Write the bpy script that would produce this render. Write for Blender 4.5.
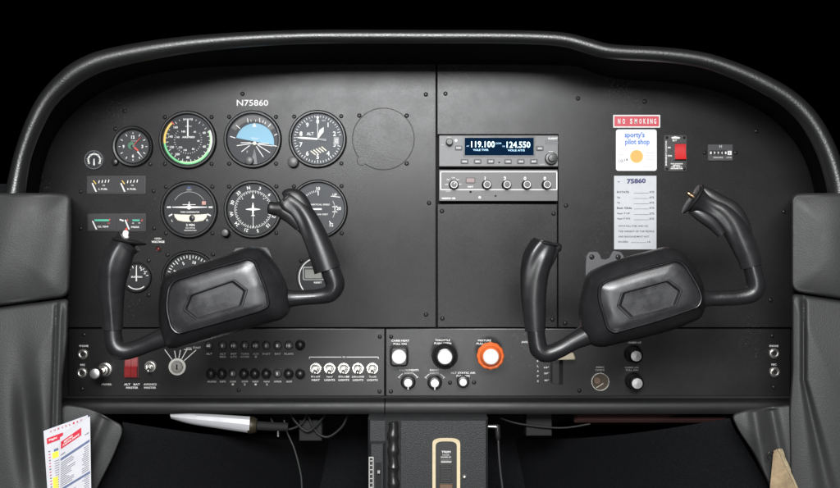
import bpy, math, random
from mathutils import Vector, Matrix
random.seed(7)
for o in list(bpy.data.objects): bpy.data.objects.remove(o)
sc = bpy.context.scene
COL = sc.collection
R = math.radians
S = 0.0014            # metres per unit of panel width (the panel is about a metre wide)
D = 1.6               # camera distance from the panel
ZC = 0.75             # height of the panel's middle above the cabin floor

# ------------------------------------------------------------------ camera, world, lights
cam = bpy.data.cameras.new('camera'); camo = bpy.data.objects.new('camera', cam); COL.objects.link(camo)
camo.location = (0, -D, ZC); camo.rotation_euler = (R(90), 0, 0)
cam.sensor_width = 36; cam.lens = 36 * D / (840 * S); cam.clip_start = .05; cam.clip_end = 50
sc.camera = camo
w = bpy.data.worlds.new('World'); sc.world = w; w.use_nodes = True
w.node_tree.nodes['Background'].inputs[0].default_value = (0, 0, 0, 1)
w.node_tree.nodes['Background'].inputs[1].default_value = 0
def area(name, loc, target, sx, sy, power, col=(1, 1, 1)):
    l = bpy.data.lights.new(name, 'AREA'); l.shape = 'RECTANGLE'; l.size = sx; l.size_y = sy
    l.energy = power; l.color = col
    o = bpy.data.objects.new(name, l); COL.objects.link(o); o.location = loc
    d = Vector(target) - Vector(loc); o.rotation_euler = d.to_track_quat('-Z', 'Y').to_euler()
    return o
area('softbox_overhead', (-0.08, -1.85, ZC + 1.2), (0.0, 0, ZC - .05), 1.3, 0.5, 24, (1, .985, .965))
area('softbox_front', (-0.08, -2.3, ZC + .55), (-0.05, 0, ZC - .05), 0.95, 0.36, 72, (.98, .99, 1))
area('added_low_fill', (0.04, -2.4, ZC - .36), (0.02, 0, ZC - .15), 0.32, 0.22, 7.5, (.98, .99, 1))  # fill light added to brighten the lower plates, no known source
sc.view_settings.view_transform = 'Standard'; sc.view_settings.look = 'None'
sc.view_settings.exposure = 0.0; sc.view_settings.gamma = 1

# ------------------------------------------------------------------ materials
MATS = {}
def mat(name, col, rough=.5, metal=0., bump=0., bscale=900., spec=.5, var=0., vscale=60., emit=0., coat=0., rvar=0., scratch=0.):
    if name in MATS: return MATS[name]
    m = bpy.data.materials.new(name); m.use_nodes = True; nt = m.node_tree; N = nt.nodes; L = nt.links
    b = N['Principled BSDF']
    b.inputs['Base Color'].default_value = (*col, 1); b.inputs['Roughness'].default_value = rough
    b.inputs['Metallic'].default_value = metal; b.inputs['Specular IOR Level'].default_value = spec
    b.inputs['Coat Weight'].default_value = coat; b.inputs['Coat Roughness'].default_value = .15
    if emit: b.inputs['Emission Color'].default_value = (*col, 1); b.inputs['Emission Strength'].default_value = emit
    if bump or var or rvar:
        g = N.new('ShaderNodeNewGeometry')
        if var:
            n = N.new('ShaderNodeTexNoise'); n.inputs['Scale'].default_value = vscale; n.inputs['Detail'].default_value = 6
            n.inputs['Roughness'].default_value = .65
            L.new(g.outputs['Position'], n.inputs['Vector'])
            r = N.new('ShaderNodeMapRange'); r.inputs['From Min'].default_value = .3; r.inputs['From Max'].default_value = .7
            r.inputs['To Min'].default_value = 1 - var; r.inputs['To Max'].default_value = 1 + var
            L.new(n.outputs['Fac'], r.inputs['Value'])
            mx = N.new('ShaderNodeVectorMath'); mx.operation = 'SCALE'; mx.inputs[0].default_value = col
            L.new(r.outputs[0], mx.inputs['Scale']); L.new(mx.outputs[0], b.inputs['Base Color'])
        if rvar:
            n = N.new('ShaderNodeTexNoise'); n.inputs['Scale'].default_value = 28; n.inputs['Detail'].default_value = 8
            n.inputs['Roughness'].default_value = .7
            L.new(g.outputs['Position'], n.inputs['Vector'])
            r = N.new('ShaderNodeMapRange'); r.inputs['From Min'].default_value = .3; r.inputs['From Max'].default_value = .7
            r.inputs['To Min'].default_value = rough - rvar; r.inputs['To Max'].default_value = rough + rvar
            L.new(n.outputs['Fac'], r.inputs['Value']); L.new(r.outputs[0], b.inputs['Roughness'])
        if bump:
            n = N.new('ShaderNodeTexNoise'); n.inputs['Scale'].default_value = bscale; n.inputs['Detail'].default_value = 3
            L.new(g.outputs['Position'], n.inputs['Vector'])
            bp = N.new('ShaderNodeBump'); bp.inputs['Strength'].default_value = bump; bp.inputs['Distance'].default_value = .001
            L.new(n.outputs['Fac'], bp.inputs['Height']); L.new(bp.outputs[0], b.inputs['Normal'])
    MATS[name] = m
    return m
def fine_rough(m, scale, amt):
    nt = m.node_tree; N = nt.nodes; L = nt.links; b = N['Principled BSDF']; src = b.inputs['Roughness'].links[0].from_socket
    g = N.new('ShaderNodeNewGeometry'); n = N.new('ShaderNodeTexNoise'); n.inputs['Scale'].default_value = scale; n.inputs['Detail'].default_value = 2
    L.new(g.outputs['Position'], n.inputs['Vector']); r = N.new('ShaderNodeMapRange'); r.inputs['From Min'].default_value = .3; r.inputs['From Max'].default_value = .7
    r.inputs['To Min'].default_value = -amt; r.inputs['To Max'].default_value = amt; L.new(n.outputs['Fac'], r.inputs['Value'])
    a = N.new('ShaderNodeMath'); a.operation = 'ADD'; L.new(src, a.inputs[0]); L.new(r.outputs[0], a.inputs[1]); L.new(a.outputs[0], b.inputs['Roughness'])
def leather(name, col, rough, scale, strength, rvar=.06):
    m = mat(name, col, rough, var=.10, vscale=14, rvar=rvar)
    nt = m.node_tree; N = nt.nodes; L = nt.links; b = N['Principled BSDF']
    g = N.new('ShaderNodeNewGeometry')
    v = N.new('ShaderNodeTexVoronoi'); v.inputs['Scale'].default_value = scale; v.feature = 'F1'
    n2 = N.new('ShaderNodeTexNoise'); n2.inputs['Scale'].default_value = scale * .5; n2.inputs['Detail'].default_value = 5
    L.new(g.outputs['Position'], v.inputs['Vector']); L.new(g.outputs['Position'], n2.inputs['Vector'])
    a = N.new('ShaderNodeMath'); a.operation = 'ADD'; L.new(v.outputs['Distance'], a.inputs[0]); L.new(n2.outputs['Fac'], a.inputs[1])
    bp = N.new('ShaderNodeBump'); bp.inputs['Strength'].default_value = strength; bp.inputs['Distance'].default_value = .0012
    L.new(a.outputs[0], bp.inputs['Height']); L.new(bp.outputs[0], b.inputs['Normal'])
    return m
PANEL = mat('panel_crinkle_paint', (.018, .0175, .018), .27, bump=.08, bscale=900, spec=.17, var=.4, vscale=700, rvar=.03)
LOWER = mat('lower_panel_paint', (.013, .0125, .013), .30, bump=.05, bscale=800, spec=.40, var=.3, vscale=700, rvar=.02)
def dust(m, col):
    nt = m.node_tree; N = nt.nodes; L = nt.links; b = N['Principled BSDF']; src = b.inputs['Base Color'].links[0].from_socket
    g = N.new('ShaderNodeNewGeometry'); n = N.new('ShaderNodeTexNoise'); n.inputs['Scale'].default_value = 330; n.inputs['Detail'].default_value = 2
    L.new(g.outputs['Position'], n.inputs['Vector']); n2 = N.new('ShaderNodeTexNoise'); n2.inputs['Scale'].default_value = 9; L.new(g.outputs['Position'], n2.inputs['Vector'])
    a = N.new('ShaderNodeMath'); a.operation = 'MULTIPLY'; L.new(n.outputs['Fac'], a.inputs[0]); L.new(n2.outputs['Fac'], a.inputs[1])
    r = N.new('ShaderNodeMapRange'); r.inputs['From Min'].default_value = .40; r.inputs['From Max'].default_value = .47; L.new(a.outputs[0], r.inputs['Value'])
    mx = N.new('ShaderNodeMix'); mx.data_type = 'RGBA'; L.new(r.outputs[0], mx.inputs[0]); L.new(src, mx.inputs[6]); mx.inputs[7].default_value = (*col, 1)
    L.new(mx.outputs[2], b.inputs['Base Color'])
dust(PANEL, (.06, .06, .058)); dust(LOWER, (.05, .05, .048))
fine_rough(PANEL, 520, .025); fine_rough(LOWER, 560, .012)
SHIELD = leather('glareshield_vinyl', (.0105, .0107, .0108), .36, 560, .13, .04)
SHIELD.node_tree.nodes['Principled BSDF'].inputs['Specular IOR Level'].default_value = .75
GREY = leather('grey_upholstery', (.0265, .0268, .027), .60, 700, .16)
GRIP = mat('grip_rubber', (.014, .014, .015), .37, bump=.09, bscale=900, var=.2, vscale=60, rvar=.11)
TUBE = mat('yoke_tube_paint', (.013, .013, .014), .30, bump=.08, bscale=300, rvar=.11)
HUBM = mat('yoke_hub_plastic', (.014, .014, .015), .34, bump=.04, bscale=500, var=.2, vscale=40, rvar=.12)
HUBP = mat('yoke_plate_plastic', (.020, .020, .022), .32, bump=.03, bscale=400, var=.25, vscale=45, rvar=.13)
UNDERSHADE = mat('underside_painted_shade', (.006, .006, .006), .95, spec=.1)  # shade under the glareshield painted in as a near-black colour
BEZ = mat('bezel_black', (.009, .009, .009), .34, bump=.1, bscale=900, rvar=.05, spec=.32)
BLK = mat('black_plastic', (.012, .012, .012), .38, rvar=.06, bump=.05, bscale=500)
SCR = mat('black_screw', (.018, .018, .018), .28, metal=.4)
DIAL = mat('dial_black', (.014, .014, .015), .6, spec=.3, var=.1, vscale=200)
DIALG = mat('dial_grey_sheen', (.036, .038, .040), .6, spec=.3, var=.08, vscale=200)  # altimeter's glass reflection painted in as a lighter grey dial colour
WHT = mat('white_print', (.72, .72, .70), .55, var=.08, vscale=300)
TRIM = mat('edge_trim_paint', (.011, .011, .011), .42, bump=.06, bscale=800, spec=.28, rvar=.05)
DIM = mat('worn_white_print', (.48, .48, .46), .55, var=.25, vscale=500)
CREAM = mat('cream_print', (.62, .58, .46), .5)
BLUE = mat('horizon_blue', (.13, .34, .47), .5)
GRN = mat('green_print', (.10, .50, .18), .5)
LGRN = mat('pale_green_print', (.42, .70, .36), .5)
TEAL = mat('teal_print', (.05, .38, .25), .5)
YEL = mat('yellow_print', (.80, .50, .07), .5)
REDP = mat('red_print', (.55, .05, .03), .5)
DRED = mat('dark_red_lamp', (.10, .012, .010), .3)
CHR = mat('nickel', (.74, .72, .68), .26, metal=.92, rvar=.08)
STEEL = mat('dull_steel', (.32, .32, .31), .38, metal=1, rvar=.1, bump=.05, bscale=600)
ALU = mat('spun_aluminium', (.52, .52, .51), .34, metal=.85, bump=.05, bscale=1500)
WCAP = mat('white_knob_cap', (.66, .66, .65), .4, var=.03, vscale=200)
ORG = mat('orange_knob', (.75, .15, .035), .36, coat=.3, rvar=.06)
RED = mat('red_rocker', (.50, .012, .014), .28, rvar=.05)
DREDR = mat('dark_red_rocker', (.22, .010, .012), .32, rvar=.05)
RADIO = mat('radio_face', (.085, .085, .090), .42, bump=.08, bscale=900, var=.06, vscale=200)
XPDR = mat('transponder_face', (.060, .058, .060), .42, bump=.08, bscale=900)
DISP = mat('radio_display', (.002, .012, .035), .15)
GLOW = mat('display_glow', (.62, .90, 1.0), .4, emit=.85)
GLOWB = mat('display_backglow', (.002, .010, .028), .9, emit=.25, spec=0.)
LCD = mat('lcd_grey', (.20, .205, .18), .3)
PAPER = mat('paper_card', (.72, .72, .74), .6, var=.04, vscale=60)
CHK = mat('checklist_paper', (.50, .50, .53), .65, var=.05, vscale=60)
PLAC = mat('placard_aluminium', (.42, .43, .45), .5, var=.05, vscale=120)
INK = mat('dark_ink', (.03, .03, .05), .6)
INKB = mat('blue_black_marker', (.015, .02, .10), .5)
PBLUE = mat('sky_blue_print', (.04, .16, .52), .5)
GOLD = mat('gold_print', (.62, .33, .06), .5)
SIGNR = mat('sign_red', (.50, .015, .04), .4)
TAN = mat('tan_plastic', (.50, .44, .32), .45, var=.06, vscale=100)
BEIGE = mat('beige_trim', (.62, .52, .34), .4, var=.08, vscale=150)
WOOD = mat('tan_wood', (.24, .175, .10), .6, var=.35, vscale=90, bump=.3, bscale=400)
GRANU = mat('pedestal_hammertone', (.018, .0195, .0205), .42, bump=.5, bscale=750, var=.35, vscale=500, rvar=.05, spec=.35)
CARPET = mat('black_carpet', (.009, .0093, .0105), .95, bump=1., bscale=900, var=.5, vscale=500, spec=.1)
DARK = mat('dark_void_paint', (.006, .006, .006), .8)
MAROON = mat('maroon_cloth', (.03, .007, .005), .9, bump=.5, bscale=500, var=.2, vscale=300)
BRASS = mat('brass_contact', (.42, .28, .18), .3, metal=1)
WIRE = mat('grey_wire', (.03, .03, .03), .5)
DWIRE = mat('dark_wire', (.007, .007, .007), .6)
CHAIN = mat('dark_steel_tube', (.05, .05, .05), .35, metal=.7, rvar=.08)
YHL = mat('highlighter_yellow', (.85, .75, .04), .6)
GBLUE = mat('slate_print', (.09, .12, .22), .6)
GREYP = mat('grey_print', (.16, .16, .19), .6)
PURP = mat('violet_edge', (.16, .08, .35), .6)
BRK = mat('bearing_plate_metal', (.065, .065, .068), .45, metal=.5, rvar=.08)
def glassmat():
    m = bpy.data.materials.new('cover_glass'); m.use_nodes = True; nt = m.node_tree; N = nt.nodes; L = nt.links
    N.remove(N['Principled BSDF'])
    t = N.new('ShaderNodeBsdfTransparent'); g = N.new('ShaderNodeBsdfGlossy'); g.inputs['Roughness'].default_value = .30
    g.inputs['Color'].default_value = (.16, .17, .19, 1)   # anti-glare coated
    f = N.new('ShaderNodeFresnel'); f.inputs['IOR'].default_value = 1.45
    mx = N.new('ShaderNodeMixShader'); L.new(f.outputs[0], mx.inputs[0]); L.new(t.outputs[0], mx.inputs[1]); L.new(g.outputs[0], mx.inputs[2])
    L.new(mx.outputs[0], N['Material Output'].inputs['Surface'])
    return m
GLASS = glassmat()

# ------------------------------------------------------------------ geometry helpers
def P(px, py, d=0.):                       # point d metres in front of the panel
    k = (D - d) / D
    return Vector(((px - 420) * S * k, -d, ZC + (244 - py) * S * k))
def empty(name, loc):
    o = bpy.data.objects.new(name, None); o.empty_display_size = .01; COL.objects.link(o); o.location = loc
    return o
def tag(o, label=None, cat=None, group=None, kind=None):
    if label: o['label'] = label
    if cat: o['category'] = cat
    if group: o['group'] = group
    if kind: o['kind'] = kind
    return o
def thing(name, px, py, label, cat, group=None, d=0.):
    return tag(empty(name, P(px, py, d)), label, cat, group)
_tc = {}
def text_mesh(s, bold):
    k = (s, bold)
    if k in _tc: return _tc[k]
    c = bpy.data.curves.new('t', 'FONT'); c.body = s; c.size = 1; c.align_x = 'CENTER'; c.resolution_u = 2
    c.offset = bold; c.space_line = .95
    o = bpy.data.objects.new('t', c); COL.objects.link(o)
    dg = bpy.context.evaluated_depsgraph_get(); dg.update()
    me = bpy.data.meshes.new_from_object(o.evaluated_get(dg))
    vs = [(v.co.x, v.co.y) for v in me.vertices]; fs = [tuple(p.vertices) for p in me.polygons]
    bpy.data.objects.remove(o); bpy.data.curves.remove(c); bpy.data.meshes.remove(me)
    xs = [v[0] for v in vs]; ys = [v[1] for v in vs]
    cx, cy = (min(xs) + max(xs)) / 2, (min(ys) + max(ys)) / 2
    r = ([(x - cx, y - cy) for x, y in vs], fs, max(xs) - min(xs), max(ys) - min(ys))
    _tc[k] = r
    return r
class MB:
    def __init__(s): s.v = []; s.f = []; s.m = []; s.ms = []; s.sm = []
    def add(s, vs, fs, m, smooth=False):
        if m not in s.ms: s.ms.append(m)
        i = s.ms.index(m); b = len(s.v); s.v += [tuple(v) for v in vs]
        for f in fs: s.f.append(tuple(b + q for q in f)); s.m.append(i); s.sm.append(smooth)
        return s
    def lathe(s, prof, m, n=40, c=(0, 0), rx=1., ry=1., ring=True):
        vs = []; fs = []
        for r, o in prof:
            for i in range(n):
                a = 2 * math.pi * i / n; vs.append((c[0] + rx * r * math.cos(a), c[1] + ry * r * math.sin(a), o))
        for j in range(len(prof) - 1):
            for i in range(n):
                k = (i + 1) % n; fs.append((j * n + i, j * n + k, (j + 1) * n + k, (j + 1) * n + i))
        s.add(vs, fs, m, True)
        if prof[-1][0] > 0 and not ring:
            s.add(vs[-n:], [tuple(range(n))], m)
        return s
    def disc(s, r, o, m, c=(0, 0), n=40): return s.add([(c[0] + r * math.cos(6.28318 * i / n), c[1] + r * math.sin(6.28318 * i / n), o) for i in range(n)], [tuple(range(n))], m)
    def arc(s, r0, r1, a0, a1, o, m, c=(0, 0), n=None):
        n = n or max(2, int(abs(a1 - a0) / 5)); vs = []
        for i in range(n + 1):
            a = R(a0 + (a1 - a0) * i / n)
            for r in (r0, r1): vs.append((c[0] + r * math.sin(a), c[1] + r * math.cos(a), o))
        return s.add(vs, [(2 * i, 2 * i + 1, 2 * i + 3, 2 * i + 2) for i in range(n)], m)
    def line(s, x0, y0, x1, y1, wd, o, m, w2=None):
        d = Vector((x1 - x0, y1 - y0)); d.normalize(); n = Vector((-d.y, d.x)) * wd / 2; n2 = n if w2 is None else n / wd * w2
        return s.add([(x0 + n.x, y0 + n.y, o), (x0 - n.x, y0 - n.y, o), (x1 - n2.x, y1 - n2.y, o), (x1 + n2.x, y1 + n2.y, o)], [(0, 1, 2, 3)], m)
    def tick(s, a, r0, r1, wd, o, m, c=(0, 0)):
        t = R(a); return s.line(c[0] + r0 * math.sin(t), c[1] + r0 * math.cos(t), c[0] + r1 * math.sin(t), c[1] + r1 * math.cos(t), wd, o, m)
    def text(s, t, x, y, h, o, m, w=None, bold=.012, rot=0.):
        vs, fs, tw, th = text_mesh(t, bold)
        if '\n' in t or t in '.,-': sy = h / .7
        else: sy = h / th
        sx = (w / tw) if w else sy
        if w and not h: sy = sx
        ca, sa = math.cos(R(rot)), math.sin(R(rot)); out = []
        for a, b in vs:
            a *= sx; b *= sy; out.append((x + a * ca - b * sa, y + a * sa + b * ca, o))
        return s.add(out, fs, m)
    def prism(s, pts, o0, o1, m, bev=.3, seg=2, smooth=False, top=None):
        n = len(pts); cx = sum(p[0] for p in pts) / n; cy = sum(p[1] for p in pts) / n
        if sum(pts[i][0] * pts[(i + 1) % n][1] - pts[(i + 1) % n][0] * pts[i][1] for i in range(n)) < 0: pts = pts[::-1]
        nor = []
        for i in range(n):
            a = Vector(pts[i - 1]); b = Vector(pts[i]); c = Vector(pts[(i + 1) % n])
            e1 = (b - a).normalized(); e2 = (c - b).normalized(); q = Vector((-(e1.y + e2.y), e1.x + e2.x))
            q = q.normalized() if q.length > 1e-6 else Vector((-e1.y, e1.x))
            k = max(.4, q.dot(Vector((-e1.y, e1.x)))); nor.append(q / k)
        rings = [(0, o0), (0, o1 - bev)]
        for j in range(1, seg + 1):
            a = math.pi / 2 * j / seg; rings.append((bev * (1 - math.cos(a)), o1 - bev + bev * math.sin(a)))
        vs = []
        for ins, o in rings:
            for p, q in zip(pts, nor): vs.append((p[0] + q.x * ins, p[1] + q.y * ins, o))
        fs = []
        for j in range(len(rings) - 1):
            for i in range(n): k = (i + 1) % n; fs.append((j * n + i, j * n + k, (j + 1) * n + k, (j + 1) * n + i))
        s.add(vs, fs, m, smooth); s.add(vs[-n:], [tuple(range(n))], top or m)
        return s
    def rrect(s, cx, cy, wd, h, rad, o0, o1, m, bev=.25, top=None):
        pts = []
        if rad <= 0: pts = [(cx - wd / 2, cy - h / 2), (cx + wd / 2, cy - h / 2), (cx + wd / 2, cy + h / 2), (cx - wd / 2, cy + h / 2)]
        else:
            for q, (sx, sy) in enumerate(((1, 1), (-1, 1), (-1, -1), (1, -1))):
                for i in range(5):
                    a = R(q * 90 + i * 22.5); pts.append((cx + sx * (wd / 2 - rad) + rad * math.cos(a), cy + sy * (h / 2 - rad) + rad * math.sin(a)))
        return s.prism(pts, o0, o1, m, bev, top=top)
    def build(s, name, parent=None, autosm=None):
        me = bpy.data.meshes.new(name); me.from_pydata([(x * S, -o * S, y * S) for x, y, o in s.v], [], s.f)
        return fin(me, name, s, parent)
    def build_world(s, name, parent=None):  # vertices already world points
        off = parent.location if parent else Vector((0, 0, 0))
        me = bpy.data.meshes.new(name); me.from_pydata([tuple(Vector(v) - off) for v in s.v], [], s.f)
        return fin(me, name, s, parent)
def fin(me, name, s, parent):
    for m in s.ms: me.materials.append(m)
    me.polygons.foreach_set('material_index', s.m); me.polygons.foreach_set('use_smooth', s.sm)
    me.update(); me.set_sharp_from_angle(angle=R(38))
    o = bpy.data.objects.new(name, me); COL.objects.link(o)
    if parent: o.parent = parent
    return o
def dup(o, parent, loc=None):
    c = o.copy(); COL.objects.link(c); c.parent = parent
    if loc is not None: c.location = loc
    return c
def copy_thing(root, loc, label=None):
    r = root.copy(); COL.objects.link(r); r.location = loc
    if label: r['label'] = label
    for ch in list(root.children):
        c = ch.copy(); COL.objects.link(c); c.parent = r
        for g in list(ch.children):
            d = g.copy(); COL.objects.link(d); d.parent = c
    return r
def U(x, y, o=0): return Vector((x * S, -o * S, y * S))
def catmull(pts, k=6):
    out = []
    n = len(pts)
    for i in range(n - 1):
        p0 = pts[max(0, i - 1)]; p1 = pts[i]; p2 = pts[i + 1]; p3 = pts[min(n - 1, i + 2)]
        for j in range(k):
            t = j / k
            out.append(tuple(.5 * ((2 * b) + (-a + c) * t + (2 * a - 5 * b + 4 * c - d) * t * t + (-a + 3 * b - 3 * c + d) * t ** 3) for a, b, c, d in zip(p0, p1, p2, p3)))
    out.append(tuple(pts[-1])); return out
def sweep(mb, pts, m, n=28, k=6, flat=1., ridge=None, caps=True, front=Vector((0, -1, 0))):
    """pts: list of (world x, y, z, radius in metres); flat scales the section toward the camera"""
    q = catmull(pts, k) if k > 1 else pts
    c = [Vector(p[:3]) for p in q]; vs = []
    for i, p in enumerate(q):
        t = (c[min(i + 1, len(c) - 1)] - c[max(i - 1, 0)]).normalized()
        a = t.cross(front)
        if a.length < 1e-4: a = t.cross(Vector((1, 0, 0)))
        a.normalize(); b = a.cross(t).normalized()
        for j in range(n):
            th = 2 * math.pi * j / n; r = p[3]
            if ridge: r *= ridge(i / (len(q) - 1), th)
            vs.append(c[i] + a * r * math.cos(th) + b * r * flat * math.sin(th))
    fs = []
    for i in range(len(q) - 1):
        for j in range(n): l = (j + 1) % n; fs.append((i * n + j, i * n + l, (i + 1) * n + l, (i + 1) * n + j))
    mb.add(vs, fs, m, True)
    if caps:
        mb.add(vs[:n], [tuple(range(n))[::-1]], m); mb.add(vs[-n:], [tuple(range(n))], m)
    return mb
def pxs(L, d): return [(*P(x, y, dd if dd is not None else d), r * S * (D - (dd if dd is not None else d)) / D) for (x, y, r, dd) in [(q + (None,))[:4] if len(q) == 3 else q for q in L]]
def polar(out, c, N, sm=True):
    res = []; n = len(out)
    for i in range(N):
        a = 2 * math.pi * i / N; dx, dy = math.cos(a), math.sin(a); best = None
        for j in range(n):
            x1, y1 = out[j][0] - c[0], out[j][1] - c[1]; x2, y2 = out[(j + 1) % n][0] - c[0], out[(j + 1) % n][1] - c[1]
            ex, ey = x2 - x1, y2 - y1; den = dx * ey - dy * ex
            if abs(den) < 1e-9: continue
            t = (x1 * ey - y1 * ex) / den; u = (x1 * dy - y1 * dx) / den
            if t > 0 and -1e-6 <= u <= 1 + 1e-6 and (best is None or t > best): best = t
        best = best or 1
        res.append((c[0] + dx * best, c[1] + dy * best))
    return res
def roundpoly(pts, rad, seg=6):
    out = []; n = len(pts)
    for i in range(n):
        a, b, c = Vector(pts[i - 1]), Vector(pts[i]), Vector(pts[(i + 1) % n])
        e1 = a - b; e2 = c - b; r = min(rad, e1.length * .45, e2.length * .45)
        p = b + e1.normalized() * r; q = b + e2.normalized() * r
        for j in range(seg + 1):
            t = j / seg; v = p * (1 - t) ** 2 + b * 2 * t * (1 - t) + q * t * t; out.append((v.x, v.y))
    return out
def loft(mb, rings, m, cap=True, mats=None):
    """rings: list of ([(px,py)...], depth)"""
    n = len(rings[0][0]); vs = [P(x, y, d) for pts, d in rings for x, y in pts]
    for j in range(len(rings) - 1):
        fs = [(j * n + i, (j + 1) * n + i, (j + 1) * n + (i + 1) % n, j * n + (i + 1) % n) for i in range(n)]
        b = len(mb.v)
    fs = []; groups = {}
    base = vs
    for j in range(len(rings) - 1):
        mm = mats[j] if mats else m
        groups.setdefault(mm.name, (mm, []))[1].extend([(j * n + i, (j + 1) * n + i, (j + 1) * n + (i + 1) % n, j * n + (i + 1) % n) for i in range(n)])
    lastm = mats[-1] if mats else m
    if len(groups) == 1 or True:
        first = True
        for mm, f in groups.values(): mb.add(base, f, mm, True)
    if cap: mb.add(base[-n:], [tuple(range(n))[::-1]], lastm)
    return mb
def lerp(a, b, t): return [(x1 + (x2 - x1) * t, y1 + (y2 - y1) * t) for (x1, y1), (x2, y2) in zip(a, b)]

# ------------------------------------------------------------------ the setting
fl = MB(); fl.add([(-3, -3, 0), (3, -3, 0), (3, 3, 0), (-3, 3, 0)], [(0, 1, 2, 3)], CARPET); tag(fl.build_world('floor'), kind='structure')
def carpet_grid(name, x0, x1, z0, z1, fy, m):
    mb = MB(); nx, nz = 60, 40; vs = []
    for j in range(nz + 1):
        for i in range(nx + 1):
            x = x0 + (x1 - x0) * i / nx; z = z0 + (z1 - z0) * j / nz; vs.append((x, fy(x, z), z))
    mb.add(vs, [(j * (nx + 1) + i, j * (nx + 1) + i + 1, (j + 1) * (nx + 1) + i + 1, (j + 1) * (nx + 1) + i) for j in range(nz) for i in range(nx)], m, True)
    return tag(mb.build_world(name), kind='structure')
carpet_grid('firewall', -.75, .75, 0, ZC + .1, lambda x, z: .30 + .01 * math.sin(9 * x) - .42 * max(0, (ZC - .20 - z)) * (.35 + .65 * min(1, abs(x) * 2.2)) , CARPET)

# ------------------------------------------------------------------ instrument panel
PE = [(36, 260), (37, 215), (39, 192), (44, 165), (53, 140), (71, 115), (102, 92), (143, 76), (205, 67), (300, 64.3), (430, 64), (560, 65), (583, 68.5), (601, 75), (625, 79.5), (663, 81.5), (704, 88), (740, 100), (770, 117), (797, 145), (812, 180), (816, 215), (817, 260)]
PEs = catmull(PE, 5)
panel = tag(empty('dashboard', P(430, 396)), 'black crinkle painted aircraft instrument panel with white lettering under the padded glareshield', 'dashboard')
def pl(px, py): return (px - 430, 396 - py)
def plate(name, pts, o0, o1, m, bev=.5):
    mb = MB(); mb.prism([pl(*p) for p in pts], o0, o1, m, bev); return mb.build(name, panel)
leftp = [p for p in PEs if p[0] < 435.8]
plate('panel_plate', [(36, 327.4)] + leftp + [(435.9, 64), (435.9, 327.4)], -4, 0, PANEL)
rightp = [p for p in PEs if p[0] > 437.2]
plate('panel_plate', [(437.2, 64)] + rightp + [(817, 327.4), (558.2, 327.4), (558.2, 134.4), (437.2, 134.4)], -4, 0, PANEL)
plate('blanking_plate', [(437.6, 204), (557.2, 204), (557.2, 327.4), (437.6, 327.4)], -4, -.3, PANEL)
bk = MB(); bk.prism([pl(*p) for p in [(42, 400)] + [(430 + (x - 430) * .985, 240 + (y - 240) * .985) for x, y in PEs] + [(812, 400)]], -16, -14, DARK, .3); bk.build('backing_board', panel)
plate('lower_plate', [(68.5, 328.6), (384.6, 328.6), (384.6, 396), (68.5, 396)], -3, .8, LOWER, .7)
plate('lower_plate', [(385.8, 328.6), (790, 328.6), (790, 396), (385.8, 396)], -3, .8, LOWER, .7)
# rolled lower edge
lip = MB()
prof = [(398.2, -6), (398.2, 6), (398.6, 9), (399.8, 11), (401.8, 12.3), (405, 13), (410, 13), (412.2, 12), (413, 9), (413, -6)]
for xa, xb in ((59, 384.7), (385.7, 795)):
    pts = [(pl(0, y)[1], o) for y, o in prof]; n = len(pts)
    ra, rb = xa - 430, xb - 430
    vs = []
    for X, ins in ((ra, 1.6), (ra + 1.6, 0), (rb - 1.6 if xb > 700 else rb, 0), (rb, 1.6 if xb > 700 else 0)):
        if xa > 300 and X == ra: ins = 0
        cy = 396 - 406
        for y, o in pts: vs.append((X, cy + (y - cy) * (1 - ins * .12), o - ins))
    fs = [(j * n + i, (j + 1) * n + i, (j + 1) * n + i + 1, j * n + i + 1) for j in range(3) for i in range(n - 1)] + [tuple(range(n))[::-1], tuple(range(3 * n, 4 * n))]
    lip.add(vs, fs, TRIM, False)
lip.build('edge_trim', panel)
gv = MB(); gv.rrect(427 - 430, 396 - 397.2, 728, 2.4, 0, -4, .2, DARK, .1); gv.build('trim_channel', panel)

# screw master
def screw_mb(r=2.2, m=SCR, slot=True, h=1.):
    mb = MB(); mb.lathe([(r, 0), (r, .35 * h), (r * .93, .8 * h), (r * .7, 1.15 * h), (r * .4, 1.3 * h)], m, 16); mb.disc(r * .4, 1.3 * h, m, n=16)
    a = random.uniform(0, 90)
    if slot:
        for q in (a, a + 90):
            c, s_ = math.cos(R(q)), math.sin(R(q)); mb.line(-r * .55 * c, -r * .55 * s_, r * .55 * c, r * .55 * s_, r * .24, 1.36 * h, DARK)
    return mb
def add_screw(parent, x, y, o=0, r=2.2, m=SCR):
    key = ('scr', round(r, 1), m.name, random.randint(0, 2))
    if key not in MATS:
        ob = screw_mb(r, m).build('screw', parent); MATS[key] = ob.data
        ob.location = U(x, y, o); return ob
    ob = bpy.data.objects.new('screw', MATS[key]); COL.objects.link(ob); ob.parent = parent; ob.location = U(x, y, o); return ob
for x, y in [(124.8, 110.9), (242.5, 93.9), (425.9, 94.4), (445.5, 93.6), (578, 98.4), (429, 203), (566, 205.6), (426, 314.5), (644.7, 101.5), (756.5, 131), (784, 211.8),
             (565.3, 323.3), (770.6, 300), (442.4, 318.5), (442, 211)]:
    add_screw(panel, *pl(x, y))
for x, y in [(553.6, 213.6), (552.5, 319.6)]: add_screw(panel, *pl(x, y), o=-.3)
for x, y in [(84.3, 334.6), (82.5, 389), (379.8, 336.7), (379.5, 391.4), (391.2, 336.7), (391, 391.4), (238.8, 390), (579.3, 390.5), (772.2, 335.8), (773.7, 387.3), (450, 382.6), (474, 382.4)]:
    add_screw(panel, *pl(x, y), o=.8, r=2.1)
for x, y in [(80.7, 191.5), (153.6, 191.1), (80.7, 228.5), (154.2, 228.1)]: add_screw(panel, *pl(x, y), r=2.0)
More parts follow.
